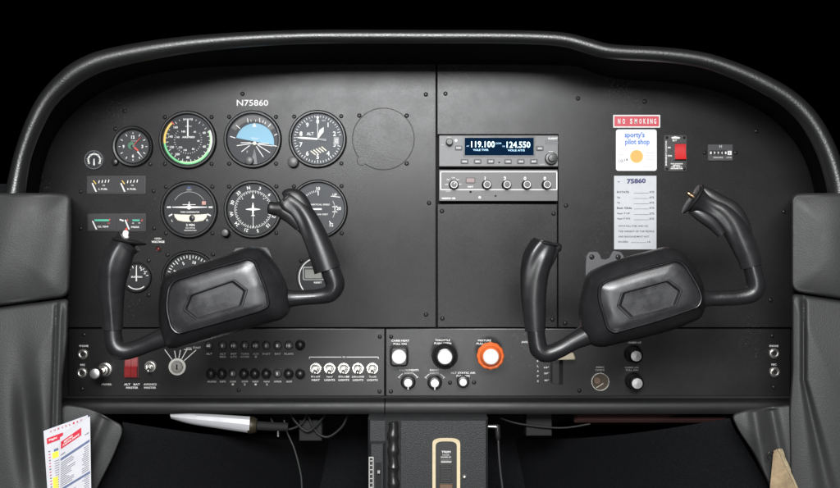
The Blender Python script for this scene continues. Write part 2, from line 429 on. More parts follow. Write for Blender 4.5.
def letter(t, px, py, h, w=None, o=.12, m=WHT, bold=.012, low=False, rot=0):
    mb = MB(); x, y = pl(px, py); mb.text(t, x, y, h, (.8 if low else 0) + o, m, w, bold, rot); return mb.build('lettering', panel)
letter('N75860', 252.5, 102.8, 6.2, 31.5, bold=.012)
letter('HIGH', 158, 238.6, 1.9, 6.5, m=DIM, bold=.03); letter('VOLTAGE', 158, 241.8, 2.1, 13, bold=.03)
LL = [('PHONE', 84.2, 345.9, 2.0, 9), ('MIC', 83, 364.8, 2.0, 5), ('PRIMER', 107, 384.3, 1.9, 10), ('ALT   BAT', 132.2, 384.3, 2.0, 16), ('MASTER', 132.4, 387.6, 2.0, 12),
      ('AVIONICS', 150.3, 384.3, 2.0, 13), ('MASTER', 150.3, 387.6, 2.0, 12), ('START', 197, 347.6, 1.9, 8), ('BOTH', 189, 348.2, 1.7, 5),
      ('PITOT', 315.8, 376.6, 1.9, 9), ('HEAT', 315.8, 379.9, 1.9, 8), ('NAV', 329.8, 376.6, 1.9, 6), ('LIGHTS', 329.8, 379.9, 1.9, 10.5), ('STROBE', 343.9, 376.6, 1.9, 11),
      ('LIGHTS', 343.9, 379.9, 1.9, 10.5), ('LANDING', 358.1, 376.6, 1.9, 12), ('LIGHTS', 358.1, 379.9, 1.9, 10.5), ('TAXI', 372.5, 376.6, 1.9, 7), ('LIGHTS', 372.5, 379.9, 1.9, 10.5), ('ON', 344, 357, 1.5, 3),
      ('CARB HEAT', 400.4, 340.6, 2.0, 18), ('PULL ON', 400, 343.9, 2.0, 13), ('THROTTLE', 442.7, 340.2, 2.0, 15), ('PUSH OPEN', 442.7, 343.3, 2.0, 17), ('MIXTURE', 484.5, 340.4, 2.0, 13), ('PULL LEAN', 484.5, 343.6, 2.0, 16),
      ('INSTRUMENTS', 409.2, 370, 1.9, 19), ('LIGHTS', 409, 373, 1.7, 9), ('RADIO', 434.4, 370, 1.9, 9), ('LIGHTS', 434.4, 373, 1.7, 9), ('ALT STATIC AIR', 463, 372.8, 1.9, 25), ('PULL ON', 463, 375.8, 1.9, 13),
      ('AVIONICS', 528.2, 342, 1.9, 14), ('UP', 545.8, 361, 1.8, 4), ('10\u00b0', 546.4, 367.4, 1.8, 5), ('20\u00b0', 546.4, 373.2, 1.8, 5), ('40\u00b0', 546.4, 380.2, 1.8, 5),
      ('MISC', 600, 367.2, 1.8, 8), ('12VDC', 600, 370, 1.8, 9), ('CABIN HT', 634.6, 342.6, 1.9, 13), ('CABIN AIR', 631.7, 367.4, 1.8, 14), ('PULL ON', 631.7, 370, 1.8, 12), ('PHONE', 773.7, 345.9, 2.0, 9), ('MIC', 773.7, 364.5, 2.0, 5)]
for i, c in enumerate('FLAPS'): LL.append((c, 537.8, 361 + i * 5, 1.9, 1.6))
for t, x, y, h, w_ in LL:
    dim = t in ('START', 'BOTH', 'PRIMER', 'MISC', '12VDC', 'CABIN AIR') or (t == 'PULL ON' and x > 600) or (t == 'LIGHTS' and y < 374)
    letter(t, x, y, h, w_, low=True, m=DIM if dim else WHT, bold=.025)
mk = MB(); o = .92
for (x, y) in ((164.9, 349.4), (174.8, 350.7), (180.6, 349.9), (187, 349.6), (196.3, 349.9)):
    c = Vector((177.5, 366.7)); v = (Vector((x, y)) - c).normalized(); s_ = c + v * 9; a = pl(s_.x, s_.y); b = pl(x, y); mk.line(*a, *b, .75, o, WHT)
mk.line(*pl(184, 349.4), *pl(192, 349.4), .6, o, WHT)
mk.line(*pl(309.3, 357), *pl(341.5, 357), .7, o, WHT); mk.line(*pl(346.5, 357), *pl(378.6, 357), .7, o, WHT)
mk.line(*pl(309.5, 357), *pl(309.5, 358.8), .6, o, WHT); mk.line(*pl(378.4, 357), *pl(378.4, 358.8), .6, o, WHT)
for cx, cy in ((408.1, 383.1), (434.8, 383.4)):
    x, y = pl(cx, cy)
    mk.arc(10.6, 11.2, -58, -30, o, WHT, (x, y)); mk.arc(10.6, 11.2, 30, 58, o, WHT, (x, y)); mk.tick(-58, 9.8, 12, .6, o, WHT, (x, y)); mk.tick(58, 9.8, 12, .6, o, WHT, (x, y))
mk.build('printed_marks', panel)

# ------------------------------------------------------------------ glareshield
gs = tag(empty('glareshield', P(430, 40, .16)), 'black vinyl padded glareshield arching over the whole instrument panel', 'glareshield')
RP = [(11, 250, 11), (12, 215, 11), (15.5, 192, 9.5), (19, 172, 8.5), (23.5, 153, 8.2), (33, 127, 8.5), (47, 101, 9), (66, 81, 10), (84, 68.5, 10.3), (110, 58.5, 10), (164, 48, 9), (225, 41, 7.8), (300, 37, 7), (370, 36.5, 6.8), (430, 36.6, 6.7), (500, 36.8, 6.7), (545, 38, 6.8), (568, 40.5, 7.1), (588, 46, 7.4), (605, 50.6, 7.4), (625, 52.6, 7.3), (663, 54.6, 7.4), (700, 59.5, 7.6), (728, 68, 8), (757, 80.5, 8.6), (786, 97, 9), (808, 118, 9.4), (824, 145, 9.6), (834, 173, 9.8), (839, 200, 10), (841, 250, 10)]
mb = MB()
sweep(mb, pxs(RP, .165), SHIELD, n=32, k=5, flat=1.25, caps=True)
mb.build_world('padded_edge', gs)
roll = catmull(RP, 5); lin = MB(); edge = catmull([(x, y) for x, y in PE], 5)
def resamp(pts, n):
    L = [0]
    for a, b in zip(pts, pts[1:]): L.append(L[-1] + math.hypot(a[0] - b[0], a[1] - b[1]))
    out = []; j = 0
    for i in range(n):
        t = L[-1] * i / (n - 1)
        while j < len(L) - 2 and L[j + 1] < t: j += 1
        u = (t - L[j]) / (L[j + 1] - L[j]); out.append(tuple(a + (b - a) * u for a, b in zip(pts[j], pts[j + 1])))
    return out
ra = resamp(roll, 160); ea = resamp(edge, 160); vs = []
inn = [];
for i, (x, y, r) in enumerate(ra):
    a = ra[max(0, i - 1)]; b = ra[min(159, i + 1)]; t = Vector((b[0] - a[0], b[1] - a[1])).normalized(); nn = Vector((-t.y, t.x))
    inn.append((x + nn.x * r * .8, y + nn.y * r * .8)); 
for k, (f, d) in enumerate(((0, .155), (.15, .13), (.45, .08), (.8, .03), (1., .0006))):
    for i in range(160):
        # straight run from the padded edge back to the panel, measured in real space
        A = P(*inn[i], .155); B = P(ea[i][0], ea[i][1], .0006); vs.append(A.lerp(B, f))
lin.add(vs, [(k * 160 + i, k * 160 + i + 1, (k + 1) * 160 + i + 1, (k + 1) * 160 + i) for k in range(4) for i in range(159)], UNDERSHADE, True)
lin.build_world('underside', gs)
# outer skin above the underside, so the hood has thickness
tp = MB(); vs = []
for f in (0, .5, 1.):
    for i in range(160):
        x, y, r = ra[i]; a = ra[max(0, i - 1)]; b = ra[min(159, i + 1)]; t = Vector((b[0] - a[0], b[1] - a[1])).normalized(); nn = Vector((-t.y, t.x))
        A = P(x - nn.x * r * .3, y - nn.y * r * .3, .165); B = P(ea[i][0] - nn.x * 6, ea[i][1] - nn.y * 6, -.02); vs.append(A.lerp(B, f))
tp.add(vs, [(k * 160 + i, k * 160 + i + 1, (k + 1) * 160 + i + 1, (k + 1) * 160 + i) for k in range(2) for i in range(159)], SHIELD, True)
tp.build_world('top_cover', gs)

# ------------------------------------------------------------------ side upholstery
def pad(name, parent, out, c, df, db, m, bulge=.012, edge=.012, disp=None, N=360, rad=8):
    o = polar(roundpoly(out, rad), c, N); mb = MB(); vs = []; fs = []
    spec = [(1., db), (1., df - edge)]
    for j in range(1, 5):
        a = math.pi / 2 * j / 4; spec.append((1 - .045 * (1 - math.cos(a)), df - edge + edge * math.sin(a)))
    for j in range(1, 90): spec.append((.955 * (1 - j / 90.) ** 1. , df))
    for k, (f, d) in enumerate(spec):
        for x, y in o:
            X = c[0] + (x - c[0]) * f; Y = c[1] + (y - c[1]) * f
            dd = d
            if k >= 6: dd += bulge * (1 - (f / .955) ** 3)
            if disp and k >= 3: dd += disp(X, Y) * min(1, (1.0 - f) * 12 + .15)
            vs.append(P(X, Y, dd))
    for k in range(len(spec) - 1):
        for i in range(N): fs.append((k * N + i, (k + 1) * N + i, (k + 1) * N + (i + 1) % N, k * N + (i + 1) % N))
    mb.add(vs, fs, m, True); mb.add(vs[-N:], [tuple(range(N))[::-1]], m, True)
    return mb.build_world(name, parent)
def gsn(v, s_): return math.exp(-(v / s_) ** 2)
sl = tag(empty('side_upholstery', P(30, 480, .12)), 'grey vinyl side cushion left of the panel holding checklists in its pocket', 'side cushion', 'grey side cushions')
pad('upper_cushion', sl, [(-70, 193), (55, 193), (71.5, 194), (71.5, 240), (69, 296.5), (-70, 315)], (5, 248), .19, .0, GREY, .010, .014, lambda x, y: .002 * math.sin(x * .11 + y * .03), rad=9)
pad('lower_cushion', sl, [(-70, 316.5), (68.8, 298.2), (67.5, 340), (62.5, 380), (62, 412), (64, 470), (60, 560), (-70, 560)], (2, 420), .182, .0, GREY, .010, .010,
    lambda x, y: -.0035 * gsn(x - (56.5 - .03 * (y - 300)), 1.9) + .002 * gsn(x - (61 - .03 * (y - 300)), 2.5) - .022 * gsn(x - (26 + .10 * (y - 400)), 12) * gsn(y - 440, 60) + .008 * gsn(x - 40, 10) * gsn(y - 430, 50), rad=6, N=900)
pad('map_pocket', sl, [(52, 420), (62, 404), (90, 408), (122, 425), (123, 433), (113, 458), (98, 487), (85, 520), (75, 560), (30, 560)], (80, 450), .165, .02, GREY, .003, .006, lambda x, y: -.006 * gsn(x - 95 + .4 * (y - 440), 7), rad=10)
sr = tag(empty('side_upholstery', P(815, 480, .12)), 'grey vinyl side cushion at the right end of the panel above a tan wooden block', 'side cushion', 'grey side cushions')
pad('upper_cushion', sr, [(791.5, 194), (808, 193), (910, 193), (910, 309), (791.5, 291.5)], (845, 246), .19, .0, GREY, .010, .014, lambda x, y: .002 * math.sin(x * .1), rad=9)
pad('lower_cushion', sr, [(792, 293.2), (910, 310.5), (910, 560), (800, 560), (790, 470), (789, 412), (792, 370)], (850, 420), .182, .0, GREY, .012, .010,
    lambda x, y: -.008 * gsn(x - (803.5 + (.22 * (y - 380) if y > 380 else 0)), 2.4 + max(0, (y - 380) * .06)), rad=6, N=900)
pad('kick_panel', sr, [(731, 415), (748, 409), (800, 404), (808, 430), (812, 480), (808, 560), (790, 560), (772, 492), (753, 452), (738, 430)], (785, 460), .172, .02, GREY, .004, .006,
    lambda x, y: .007 * gsn(x - 758 - .15 * (y - 430), 7) - .007 * gsn(x - 775 - .2 * (y - 430), 6), rad=6)

cp = MB()
for E, I in (([(730, 418), (734, 428), (745, 446), (758, 468), (770, 490), (790, 540)], [(500, 440), (500, 446), (500, 456), (500, 472), (500, 490), (500, 540)]),
             ([(122, 422), (123, 432), (115, 455), (100, 484), (86, 515), (70, 550)], [(350, 440), (350, 446), (350, 460), (350, 484), (350, 515), (350, 550)])):
    E = catmull(E, 6); I = catmull(I, 6); n = len(E); vs = []
    for k in range(13):
        f = k / 12
        for e, i_ in zip(E, I): a = P(e[0], e[1], .12); b = P(i_[0], i_[1], -.33); q = a.lerp(b, f); q.y -= .05 * math.sin(math.pi * f); vs.append(q)
    cp.add(vs, [(k * n + i, k * n + i + 1, (k + 1) * n + i + 1, (k + 1) * n + i) for k in range(12) for i in range(n - 1)], CARPET, True)
tag(cp.build_world('carpet'), kind='structure')
# ------------------------------------------------------------------ gauges
def bezel(root, Rr, ri, h=5.2, m=BEZ):
    mb = MB(); mb.lathe([(Rr, 0), (Rr, h * .55), (Rr - .5, h * .85), (Rr - 1.3, h), (ri + 1.2, h), (ri + .6, h * .9), (ri + .15, h * .6), (ri, .5)], m, 72); return mb.build('bezel', root)
def glass(root, r, o=3.4):
    mb = MB(); mb.disc(r, o, GLASS, n=48); return mb.build('cover_glass', root)
def knob(root, x, y, r, h, m=BLK, name='knob', o=0, cap=None, knurl=0):
    mb = MB(); n = 36
    pr = [(r * 1.0, 0), (r, h * .75), (r * .93, h * .95), (r * .8, h), (0.01, h)]
    mb.lathe(pr, m, n)
    if cap: mb.lathe([(r * .72, h), (r * .72, h + .3), (r * .6, h + .5), (.01, h + .5)], cap, 28)
    ob = mb.build(name, root); ob.location = U(x, y, o); return ob
def gauge(name, px, py, Rr, ri, label, cat, group=None, screws=None, dialm=DIAL, h=5.2, bm=BEZ):
    t = thing(name, px, py, label, cat, group); bezel(t, Rr, ri, h, bm)
    for s_ in (screws or []): add_screw(t, s_[0] - px, py - s_[1], r=2.1)
    mb = MB(); mb.disc(ri + .1, .8, dialm, n=64)
    return t, mb
def needle(root, pts, m=WHT, o=1.9, th=.35, name='needle'):
    mb = MB(); mb.prism(pts, o, o + th, m, .1, 1); return mb.build(name, root)
def rotp(pts, a, c=(0, 0)):
    t = R(a); return [(c[0] + x * math.cos(t) + y * math.sin(t), c[1] - x * math.sin(t) + y * math.cos(t)) for x, y in pts]
G = 'round flight instruments on the left side'
SQ = lambda x, y, a=23.4: [(x - a, y - a), (x + a, y - a), (x - a, y + a), (x + a, y + a)]
# airspeed
t, d = gauge('airspeed_indicator', 188.2, 140, 29, 25.2, 'round airspeed gauge with green white and yellow arcs around a black dial', 'gauge', G, SQ(188.2, 140.5))
o = 1.0
d.arc(23.1, 24.4, 66, 150, o, WHT); d.arc(21.9, 23.0, 66, 120, o, LGRN); d.arc(22.6, 24.4, 120, 262, o + .05, GRN); d.arc(21.9, 23.1, 110, 200, o + .1, LGRN); d.arc(22.4, 24.4, 262, 316, o, YEL); d.tick(318, 20.5, 24.6, .9, o + .1, REDP)
for i in range(30): d.tick(-35 + i * 11.5 if i < 30 else 0, 20.6 if i % 2 else 19.6, 22, .5, o + .15, WHT) if not (-10 < ((-35 + i * 11.5 + 180) % 360 - 180) < 10) else None
for i in range(26): d.tick(60 + i * 10, 12.8, 14.2, .5, o, DIM)
for a, s_ in ((66, '40'), (112, '60'), (180, '80'), (216, '100'), (246, '120'), (281, '140'), (316, '160')): d.text(s_, 17.6 * math.sin(R(a)), 17.6 * math.cos(R(a)), 2.4, o, WHT, bold=.02)
for a, s_ in ((40, '40'), (95, '60'), (150, '80'), (195, '100'), (225, '120'), (285, '140')): d.text(s_, 10.5 * math.sin(R(a)), 10.5 * math.cos(R(a)), 1.9, o, WHT, bold=.02)
d.text('AIRSPEED', .5, 2.8, 1.8, o, WHT, 13, .03); d.text('KNOTS', .5, 20.6, 1.6, o, WHT, 8.5, .03); d.text('MPH', .5, 13.6, 1.4, o, DIM, 6, .03); d.text('160', -4.5, 8.5, 2.2, o, WHT, bold=.03)
d.build('dial', t); needle(t, [(-.75, 3.2), (.75, 3.2), (.7, 19), (0, 21.5), (-.7, 19)]); glass(t, 25.3)
# attitude
t, d = gauge('attitude_indicator', 253, 139.5, 29, 25.2, 'round artificial horizon gauge with a sky blue upper half', 'gauge', G, SQ(252.6, 140.3))
d.arc(19.6, 25, -60, 60, 1.0, mat('horizon_ring', (.045, .038, .034), .5), (0, -1))
sky = [(2 + 19.3 * math.cos(R(a)), -3.2 + 19.3 * math.sin(R(a))) for a in range(-8, 170, 6)]
d.prism(sky, .8, 1.3, BLUE, .2, 1)
d.arc(0, 18.8, 100, 262, 1.15, DIAL, (2, -3.2))
for x0, y0, x1, y1 in ((-22.6, 3, -17.3, 1.4), (-16.7, 14.4, -12.7, 10.7), (-5.3, 21, -4.7, 16.8), (6.7, 21.3, 7.1, 17), (18, 15.7, 15.3, 12.4), (25, 5.7, 21.3, 4), (25, -7.2, 20.3, -6), (-2, 20, -1.6, 17.5), (3, 20, 2.8, 17.5), (10.6, 19, 9.8, 16.6), (13, 17.5, 12, 15.3)):
    d.line(x0, y0, x1, y1, .75 if abs(x0) > 4 else .45, 1.5, WHT)
for x0, y0, x1, y1 in ((0, -4, -16, -6.3), (-3, -6, -11.3, -12.3), (5, -5.6, 17.3, -13.3), (3.5, -7, 10.6, -17.6), (-12, -3.4, -2, -3.2), (5.5, -4, 16, -4), (3, -4.5, 20, -6.6)): d.line(x0, y0, x1, y1, .7, 1.55, WHT)
d.line(-2, 1.6, 6, 1.2, .3, 1.45, WHT); d.line(-1, .2, 5, -.1, .3, 1.45, WHT)
d.add([(1.6, 16.6, 1.5), (-.6, 12.6, 1.5), (3.8, 12.6, 1.5)], [(0, 1, 2)], WHT)
d.disc(1.8, 1.6, CREAM, (1.8, -3.8), 16); d.text('7', -5.6, -12.5, 2.2, 1.5, DIM)
d.build('dial', t); glass(t, 25.3)
mb = MB(); mb.prism([(-4, -25), (5, -25), (3.6, -15), (1.6, -8.5), (.2, -15)], 1.6, 2.4, BLK, .2, 1); mb.build('pointer_mask', t)
knob(t, -3, -21.5, 4.3, 8, mat('grey_knob', (.07, .07, .07), .4))
# altimeter
t, d = gauge('altimeter', 317.8, 139.2, 29, 25.2, 'round altimeter with digits zero to nine and striped flag on a dial greyed by painted glass reflection', 'gauge', G, [(294.2, 116.6), (341.2, 116.2), (341.4, 163.4)], DIALG)
for i in range(10):
    a = 36 * i
    if i not in (4,): pass
    d.text(str(i), 17.6 * math.sin(R(a)), 17.6 * math.cos(R(a)), 4.6, o, WHT, bold=.02)
for i in range(50): d.tick(7.2 * i, 21.8 if i % 5 else 20.6, 23.8, .55, o, WHT) if not 80 < 7.2 * i < 105 else None
d.text('ALT', -7.5, 5.4, 3.2, o, WHT, 7, .01)
for i in range(5): d.line(-7 + i * 2.7, -11.6 + i * 1.0, -2.2 + i * 2.7, -15.6 + i * 1.0, 1.1, o, CREAM)
d.rrect(18.6, -1.8, 5.4, 7.6, .4, .8, 1.1, mat('window_recess', (.2, .2, .2), .5), .1); d.text('29\n92', 18.8, -1.8, 1.6, 1.3, WHT, 3.2)
d.text('100', -6.6, 18.6, 1.4, o, DIM); d.text('FEET', 6.2, 18.6, 1.4, o, DIM)
d.build('dial', t)
needle(t, rotp([(-.9, -3), (.9, -3), (1.1, 16), (0, 22.5), (-1.1, 16)], 274)); needle(t, rotp([(-.8, 0), (.8, 0), (2.3, 8), (0, 12.5), (-2.3, 8)], 28, (.3, 1)), o=2.3); needle(t, [(-.3, 2), (.3, 2), (.35, 19), (1.7, 22.6), (-1.7, 22.6), (-.35, 19)], o=1.6)
needle(t, rotp([(-.9, 0), (.9, 0), (1.5, 9), (-1.5, 9)], 97), m=BLK, o=2.6); glass(t, 25.3)
knob(t, -24.2, -23.2, 5.3, 9, mat('grey_knob', (.07, .07, .07), .4))
# blanking cover
t = thing('instrument_hole_cover', 383.4, 139, 'flat round black blanking cover over an empty instrument hole right of the altimeter', 'cover plate')
mb = MB(); mb.lathe([(30.5, 0), (30.5, .45)], PANEL, 80); mb.disc(30.5, .45, PANEL, n=80)
mb.build('cover_disc', t); mb = MB(); mb.arc(30.5, 31.2, 0, 360, .08, DARK, n=80); mb.disc(4.4, .5, PANEL, (-21.6, -21.6), 24); mb.arc(4.4, 4.9, 150, 320, .3, DARK, (-21.6, -21.6)); mb.build('rim_gap', t)
for x, y in ((359.3, 115.6), (406.7, 115.6), (406.7, 163.5)): add_screw(t, x - 383.4, 139 - y, .3)
# turn coordinator
t, d = gauge('turn_coordinator', 189.5, 209.6, 28.8, 25, 'round turn coordinator with white miniature airplane and cream ball tube', 'gauge', G, SQ(189.2, 210, 23.2))
WN = [(-17, 2.0), (-2, 1.2), (0, .6), (2, 1.2), (18, 2.0), (18, 2.8), (2, 3.3), (.7, 4.4), (.35, 8), (-.35, 8), (-.7, 4.4), (-2, 3.3), (-17, 2.8)]
d.line(-22.3, 2.4, -18.4, 2.4, 1.5, o, WHT); d.line(19.4, 2.4, 23.2, 2.4, 1.5, o, WHT); d.line(-20.5, -6.4, -17, -4.6, 1.3, o, WHT); d.line(17.8, -4.4, 21.4, -6.2, 1.3, o, WHT)
d.text('L', -17, -11, 2.2, o, WHT); d.text('R', 18, -10.5, 2.2, o, WHT); d.text('TURN COORDINATOR', .6, -2.5, 1.5, o, WHT, 19, .02); d.text('2 MIN', 1, -15.4, 2.4, o, WHT, 8.5, .02)
d.text('NO PITCH', 1, -18.4, 1.2, o, WHT, 9); d.text('INFORMATION', 1, -20.8, 1.2, o, WHT, 12); d.text('DC', 0, 22, 1.6, o, PBLUE); d.text('ELEC', 0, 19.8, 1.2, o, DIM, 5); d.rrect(14.6, 6.6, 4, 3.6, .3, .8, 1.2, mat('faded_red_flag', (.45, .22, .18), .5), .1)
d.arc(16.6, 16.9, -60, 60, .95, DIM, (0, 1))
d.build('dial', t)
mb = MB(); tube = [(-15.4, -4.4), (-8, -4.9), (0, -5.1), (10, -4.9), (18, -4.4), (17.5, -8), (14, -11.3), (8, -12.3), (0, -12.5), (-6, -12.2), (-11.5, -11), (-14.5, -7.8)]
mb.prism(tube, .8, 2.0, mat('cream_tube', (.66, .63, .52), .25), .7, 3); mb.build('slip_tube', t)
mb = MB(); mb.lathe([(3, 1.6), (2.9, 2.4), (2, 3), (.01, 3.2)], BLK, 24, (3, -8.7), ry=1.15); mb.build('slip_ball', t)
pw = MB(); pw.prism(WN, 1.6, 2, WHT, .1, 1); pw.disc(2.2, 2.1, WHT, (0, 2.3), 20); pw.line(-6.5, 4.9, 6.5, 4.9, .6, 2.05, WHT); pw.build('miniature_airplane', t); glass(t, 25.1)
# heading indicator
t, d = gauge('heading_indicator', 253.3, 209.4, 29.2, 25.4, 'round compass heading gauge with a white airplane outline behind the left yoke grip', 'gauge', G, [(229, 186.6), (276.4, 186.4), (276.4, 233)])
for i in range(72): d.tick(5 * i - 12, 16.2 if i % 2 == 0 else 17.3, 19, .5, o, WHT)
for i, s_ in enumerate(('N', '3', '6', 'E', '12', '15', 'S', '21', '24', 'W', '30', '33')):
    a = 30 * i - 12; d.text(s_, 21.9 * math.sin(R(a)), 21.9 * math.cos(R(a)), 3.4, o, WHT, bold=.02, rot=-a)
for a in (-45, 45): d.text('\u25cf' if False else 'o', 15 * math.sin(R(a)), 15 * math.cos(R(a)), 1.2, o + .1, WHT, bold=.04)
d.line(0, -7.5, 0, -18, .5, o, WHT)
d.build('dial', t); mb = MB()
mb.prism([(-.6, -7), (.6, -7), (.9, -2), (1, 3), (.4, 6.6), (-.4, 6.6), (-1, 3), (-.9, -2)], 1.8, 2.2, WHT, .1, 1); mb.prism([(-7.2, -.4), (0, -1.3), (7.2, -.4), (7.2, .3), (0, 1.5), (-7.2, .3)], 1.85, 2.3, WHT, .1, 1); mb.prism([(-2.4, -6.6), (2.4, -6.6), (0, -5)], 1.8, 2.25, WHT, .1, 1)
mb.prism([(-1.7, 11), (1.7, 11), (0, 16)], 1.8, 2.2, WHT, .1, 1); mb.build('airplane_outline', t); glass(t, 25.5)
knob(t, -26.6, -23.2, 4.2, 11, BLK, cap=mat('grey_knob', (.07, .07, .07), .4))
# vertical speed
t, d = gauge('vertical_speed_indicator', 318.3, 209.2, 29.6, 26.2, 'round vertical speed gauge with a grey dial half hidden by the left yoke grip', 'gauge', G, [(294, 186.4), (341.6, 186), (341.8, 233.2)], DIALG)
for a, s_ in ((0, '10'), (88, '20'), (140, '15'), (180, '10'), (225, '5'), (-48, '5'), (270, '0')): d.text(s_, 20.6 * math.sin(R(a)), 20.6 * math.cos(R(a)), 3.4, o, WHT, bold=.02)
for i in range(12): d.tick(-70 + i * 6.2, 17, 19, .5, o, WHT)
d.tick(0, 13.8, 18, .8, o, WHT); d.line(12.5, 13, 22, 12, .6, o, WHT); d.text('UP', 16.5, 14.4, 2.6, o, WHT); d.arc(3.2, 3.8, 200, 340, o, WHT, (20, 0)); d.line(14, 2.4, 19, 2.4, .7, o, WHT); d.line(14, -2.6, 19, -2.6, .7, o, WHT); d.line(11, -12, 14, -15.5, .8, o, WHT)
d.text('VERTICAL SPEED', 2, 4.6, 1.6, o, WHT, 19); d.text('100 FEET', 4.5, -5.2, 1.5, o, WHT, 11); d.arc(16.5, 17, 60, 120, o - .1, DIM)
d.build('dial', t); needle(t, [(-22, -.7), (3.6, -.9), (3.6, .9), (-22, .7)]); glass(t, 26.3)
# tachometer
t, d = gauge('tachometer', 190.2, 278.4, 28.3, 24.8, 'round black tachometer mostly covered by the left control yoke hub', 'gauge', G, [(167.5, 254.8), (213, 254.3)])
for i in range(31): d.tick(-120 + 8 * i, 20.4 if i % 5 else 18.6, 23.2, .7, o, WHT)
for a, s_ in ((-104, '5'), (-64, '5'), (-24, '5'), (15, '10'), (56, '15'), (96, '20')): d.text(s_, 16.4 * math.sin(R(a)), 16.4 * math.cos(R(a)), 3.1, o, WHT, bold=.02, rot=-a)
d.build('dial', t); needle(t, rotp([(-.8, -3), (.8, -3), (.2, 20), (-.2, 20)], 230)); glass(t, 24.9)
# suction
t, d = gauge('suction_gauge', 136.8, 277.3, 15.4, 13.3, 'small round white marked gauge peeking out right of the left yoke grip', 'gauge', 'small round gauges', [(148.6, 260.6), (148.7, 294.9)], h=3.6)
for i in range(9): d.tick(-80 + 20 * i, 9.6, 12, .6, o, WHT)
for a, s_ in ((-60, '3'), (30, '5'), (60, '2')): d.text(s_, 9.4 * math.sin(R(a)), 9.4 * math.cos(R(a)), 3, o, WHT)
d.arc(11.3, 12.3, 140, 225, o, WHT); d.text('SUCTION', 0, .4, 1.8, o, WHT, 11, .04)
d.build('dial', t); needle(t, [(-.7, -4), (.7, -4), (.4, 10.5), (-.4, 10.5)], o=1.5); glass(t, 13.4, 2.4)
# clock
t, d = gauge('panel_clock', 133.2, 146.6, 20.6, 16.2, 'small round clock with red and white hands at the upper left', 'clock', None, [(115.4, 128.9), (150.2, 164)], DIALG, 4.6)
for i in range(12): d.tick(30 * i, 11.8 if i % 3 else 12.6, 14.2, .7, o, WHT)
for a, s_ in ((0, '12'), (90, '3'), (180, '6'), (270, '9')): d.text(s_, 9.4 * math.sin(R(a)), 9.4 * math.cos(R(a)), 3.3, o, WHT, bold=.04)
d.text('QUARTZ', 1.2, 5.4, 1.1, o, DIM, 6); d.disc(3.6, .95, mat('dull_green_print', (.03, .16, .08), .5), (-1.5, 1), 20)
d.build('dial', t); needle(t, rotp([(-1, -1), (1, -1), (.8, 6), (-.8, 6)], 130, (1, -.5)), REDP); needle(t, rotp([(-.8, 6), (.8, 6), (0, 15)], 140, (1, -.5)), WHT, 2.2, name='hand_tip'); needle(t, rotp([(-.4, 0), (.4, 0), (.3, 12), (-.3, 12)], 42), REDP, 2.5); mb = MB(); mb.lathe([(1.8, 1.8), (1.8, 2.9), (.01, 3.1)], BLK, 20); mb.build('hub_cap', t); glass(t, 16.3)
knob(t, -17.2, -15.6, 3.2, 6, BLK, 'setting_knob')
# small ammeter
t, d = gauge('pressure_gauge', 94.5, 160, 9.8, 8.2, 'tiny round dial with a thick white ring left of the clock', 'gauge', 'small round gauges', None, DIAL, 2.6, mat('grey_bezel', (.10, .10, .11), .35, metal=.5))
d.arc(5.2, 6.7, -130, 130, o, WHT)
for i in range(7): d.tick(-120 + 40 * i, 4.8, 7.4, .7, o, WHT)
d.text('-', 0, 0, 1, o, WHT) ; d.build('dial', t); needle(t, [(-.9, -5.4), (.9, -5.4), (.5, 1.2), (-.5, 1.2)], o=1.4); glass(t, 8.3, 2.)
# digital gauge
t, d = gauge('digital_gauge', 319, 277.5, 22.5, 20.6, 'round digital gauge with a grey display partly behind the left yoke arm', 'gauge', 'small round gauges', [(301, 260.8)], DIAL, 2.6)
d.arc(19.3, 20.4, 0, 360, o, WHT, n=60)
d.rrect(-5.5, 4, 21, 13, 1.5, .8, 1.3, WHT, .2); d.rrect(-5.5, 4, 20, 12, 1.2, 1.3, 1.5, BLK, .1); d.rrect(-5.5, 3.6, 16.5, 8.6, .4, 1.5, 1.7, LCD, .1); d.text('VOLT', -2, 12.6, 1.7, o, WHT, 9, .03); d.text('RESET', -1, -5, 1.7, o, WHT, 8, .03)
d.build('dial', t); glass(t, 20.7, 2.1)
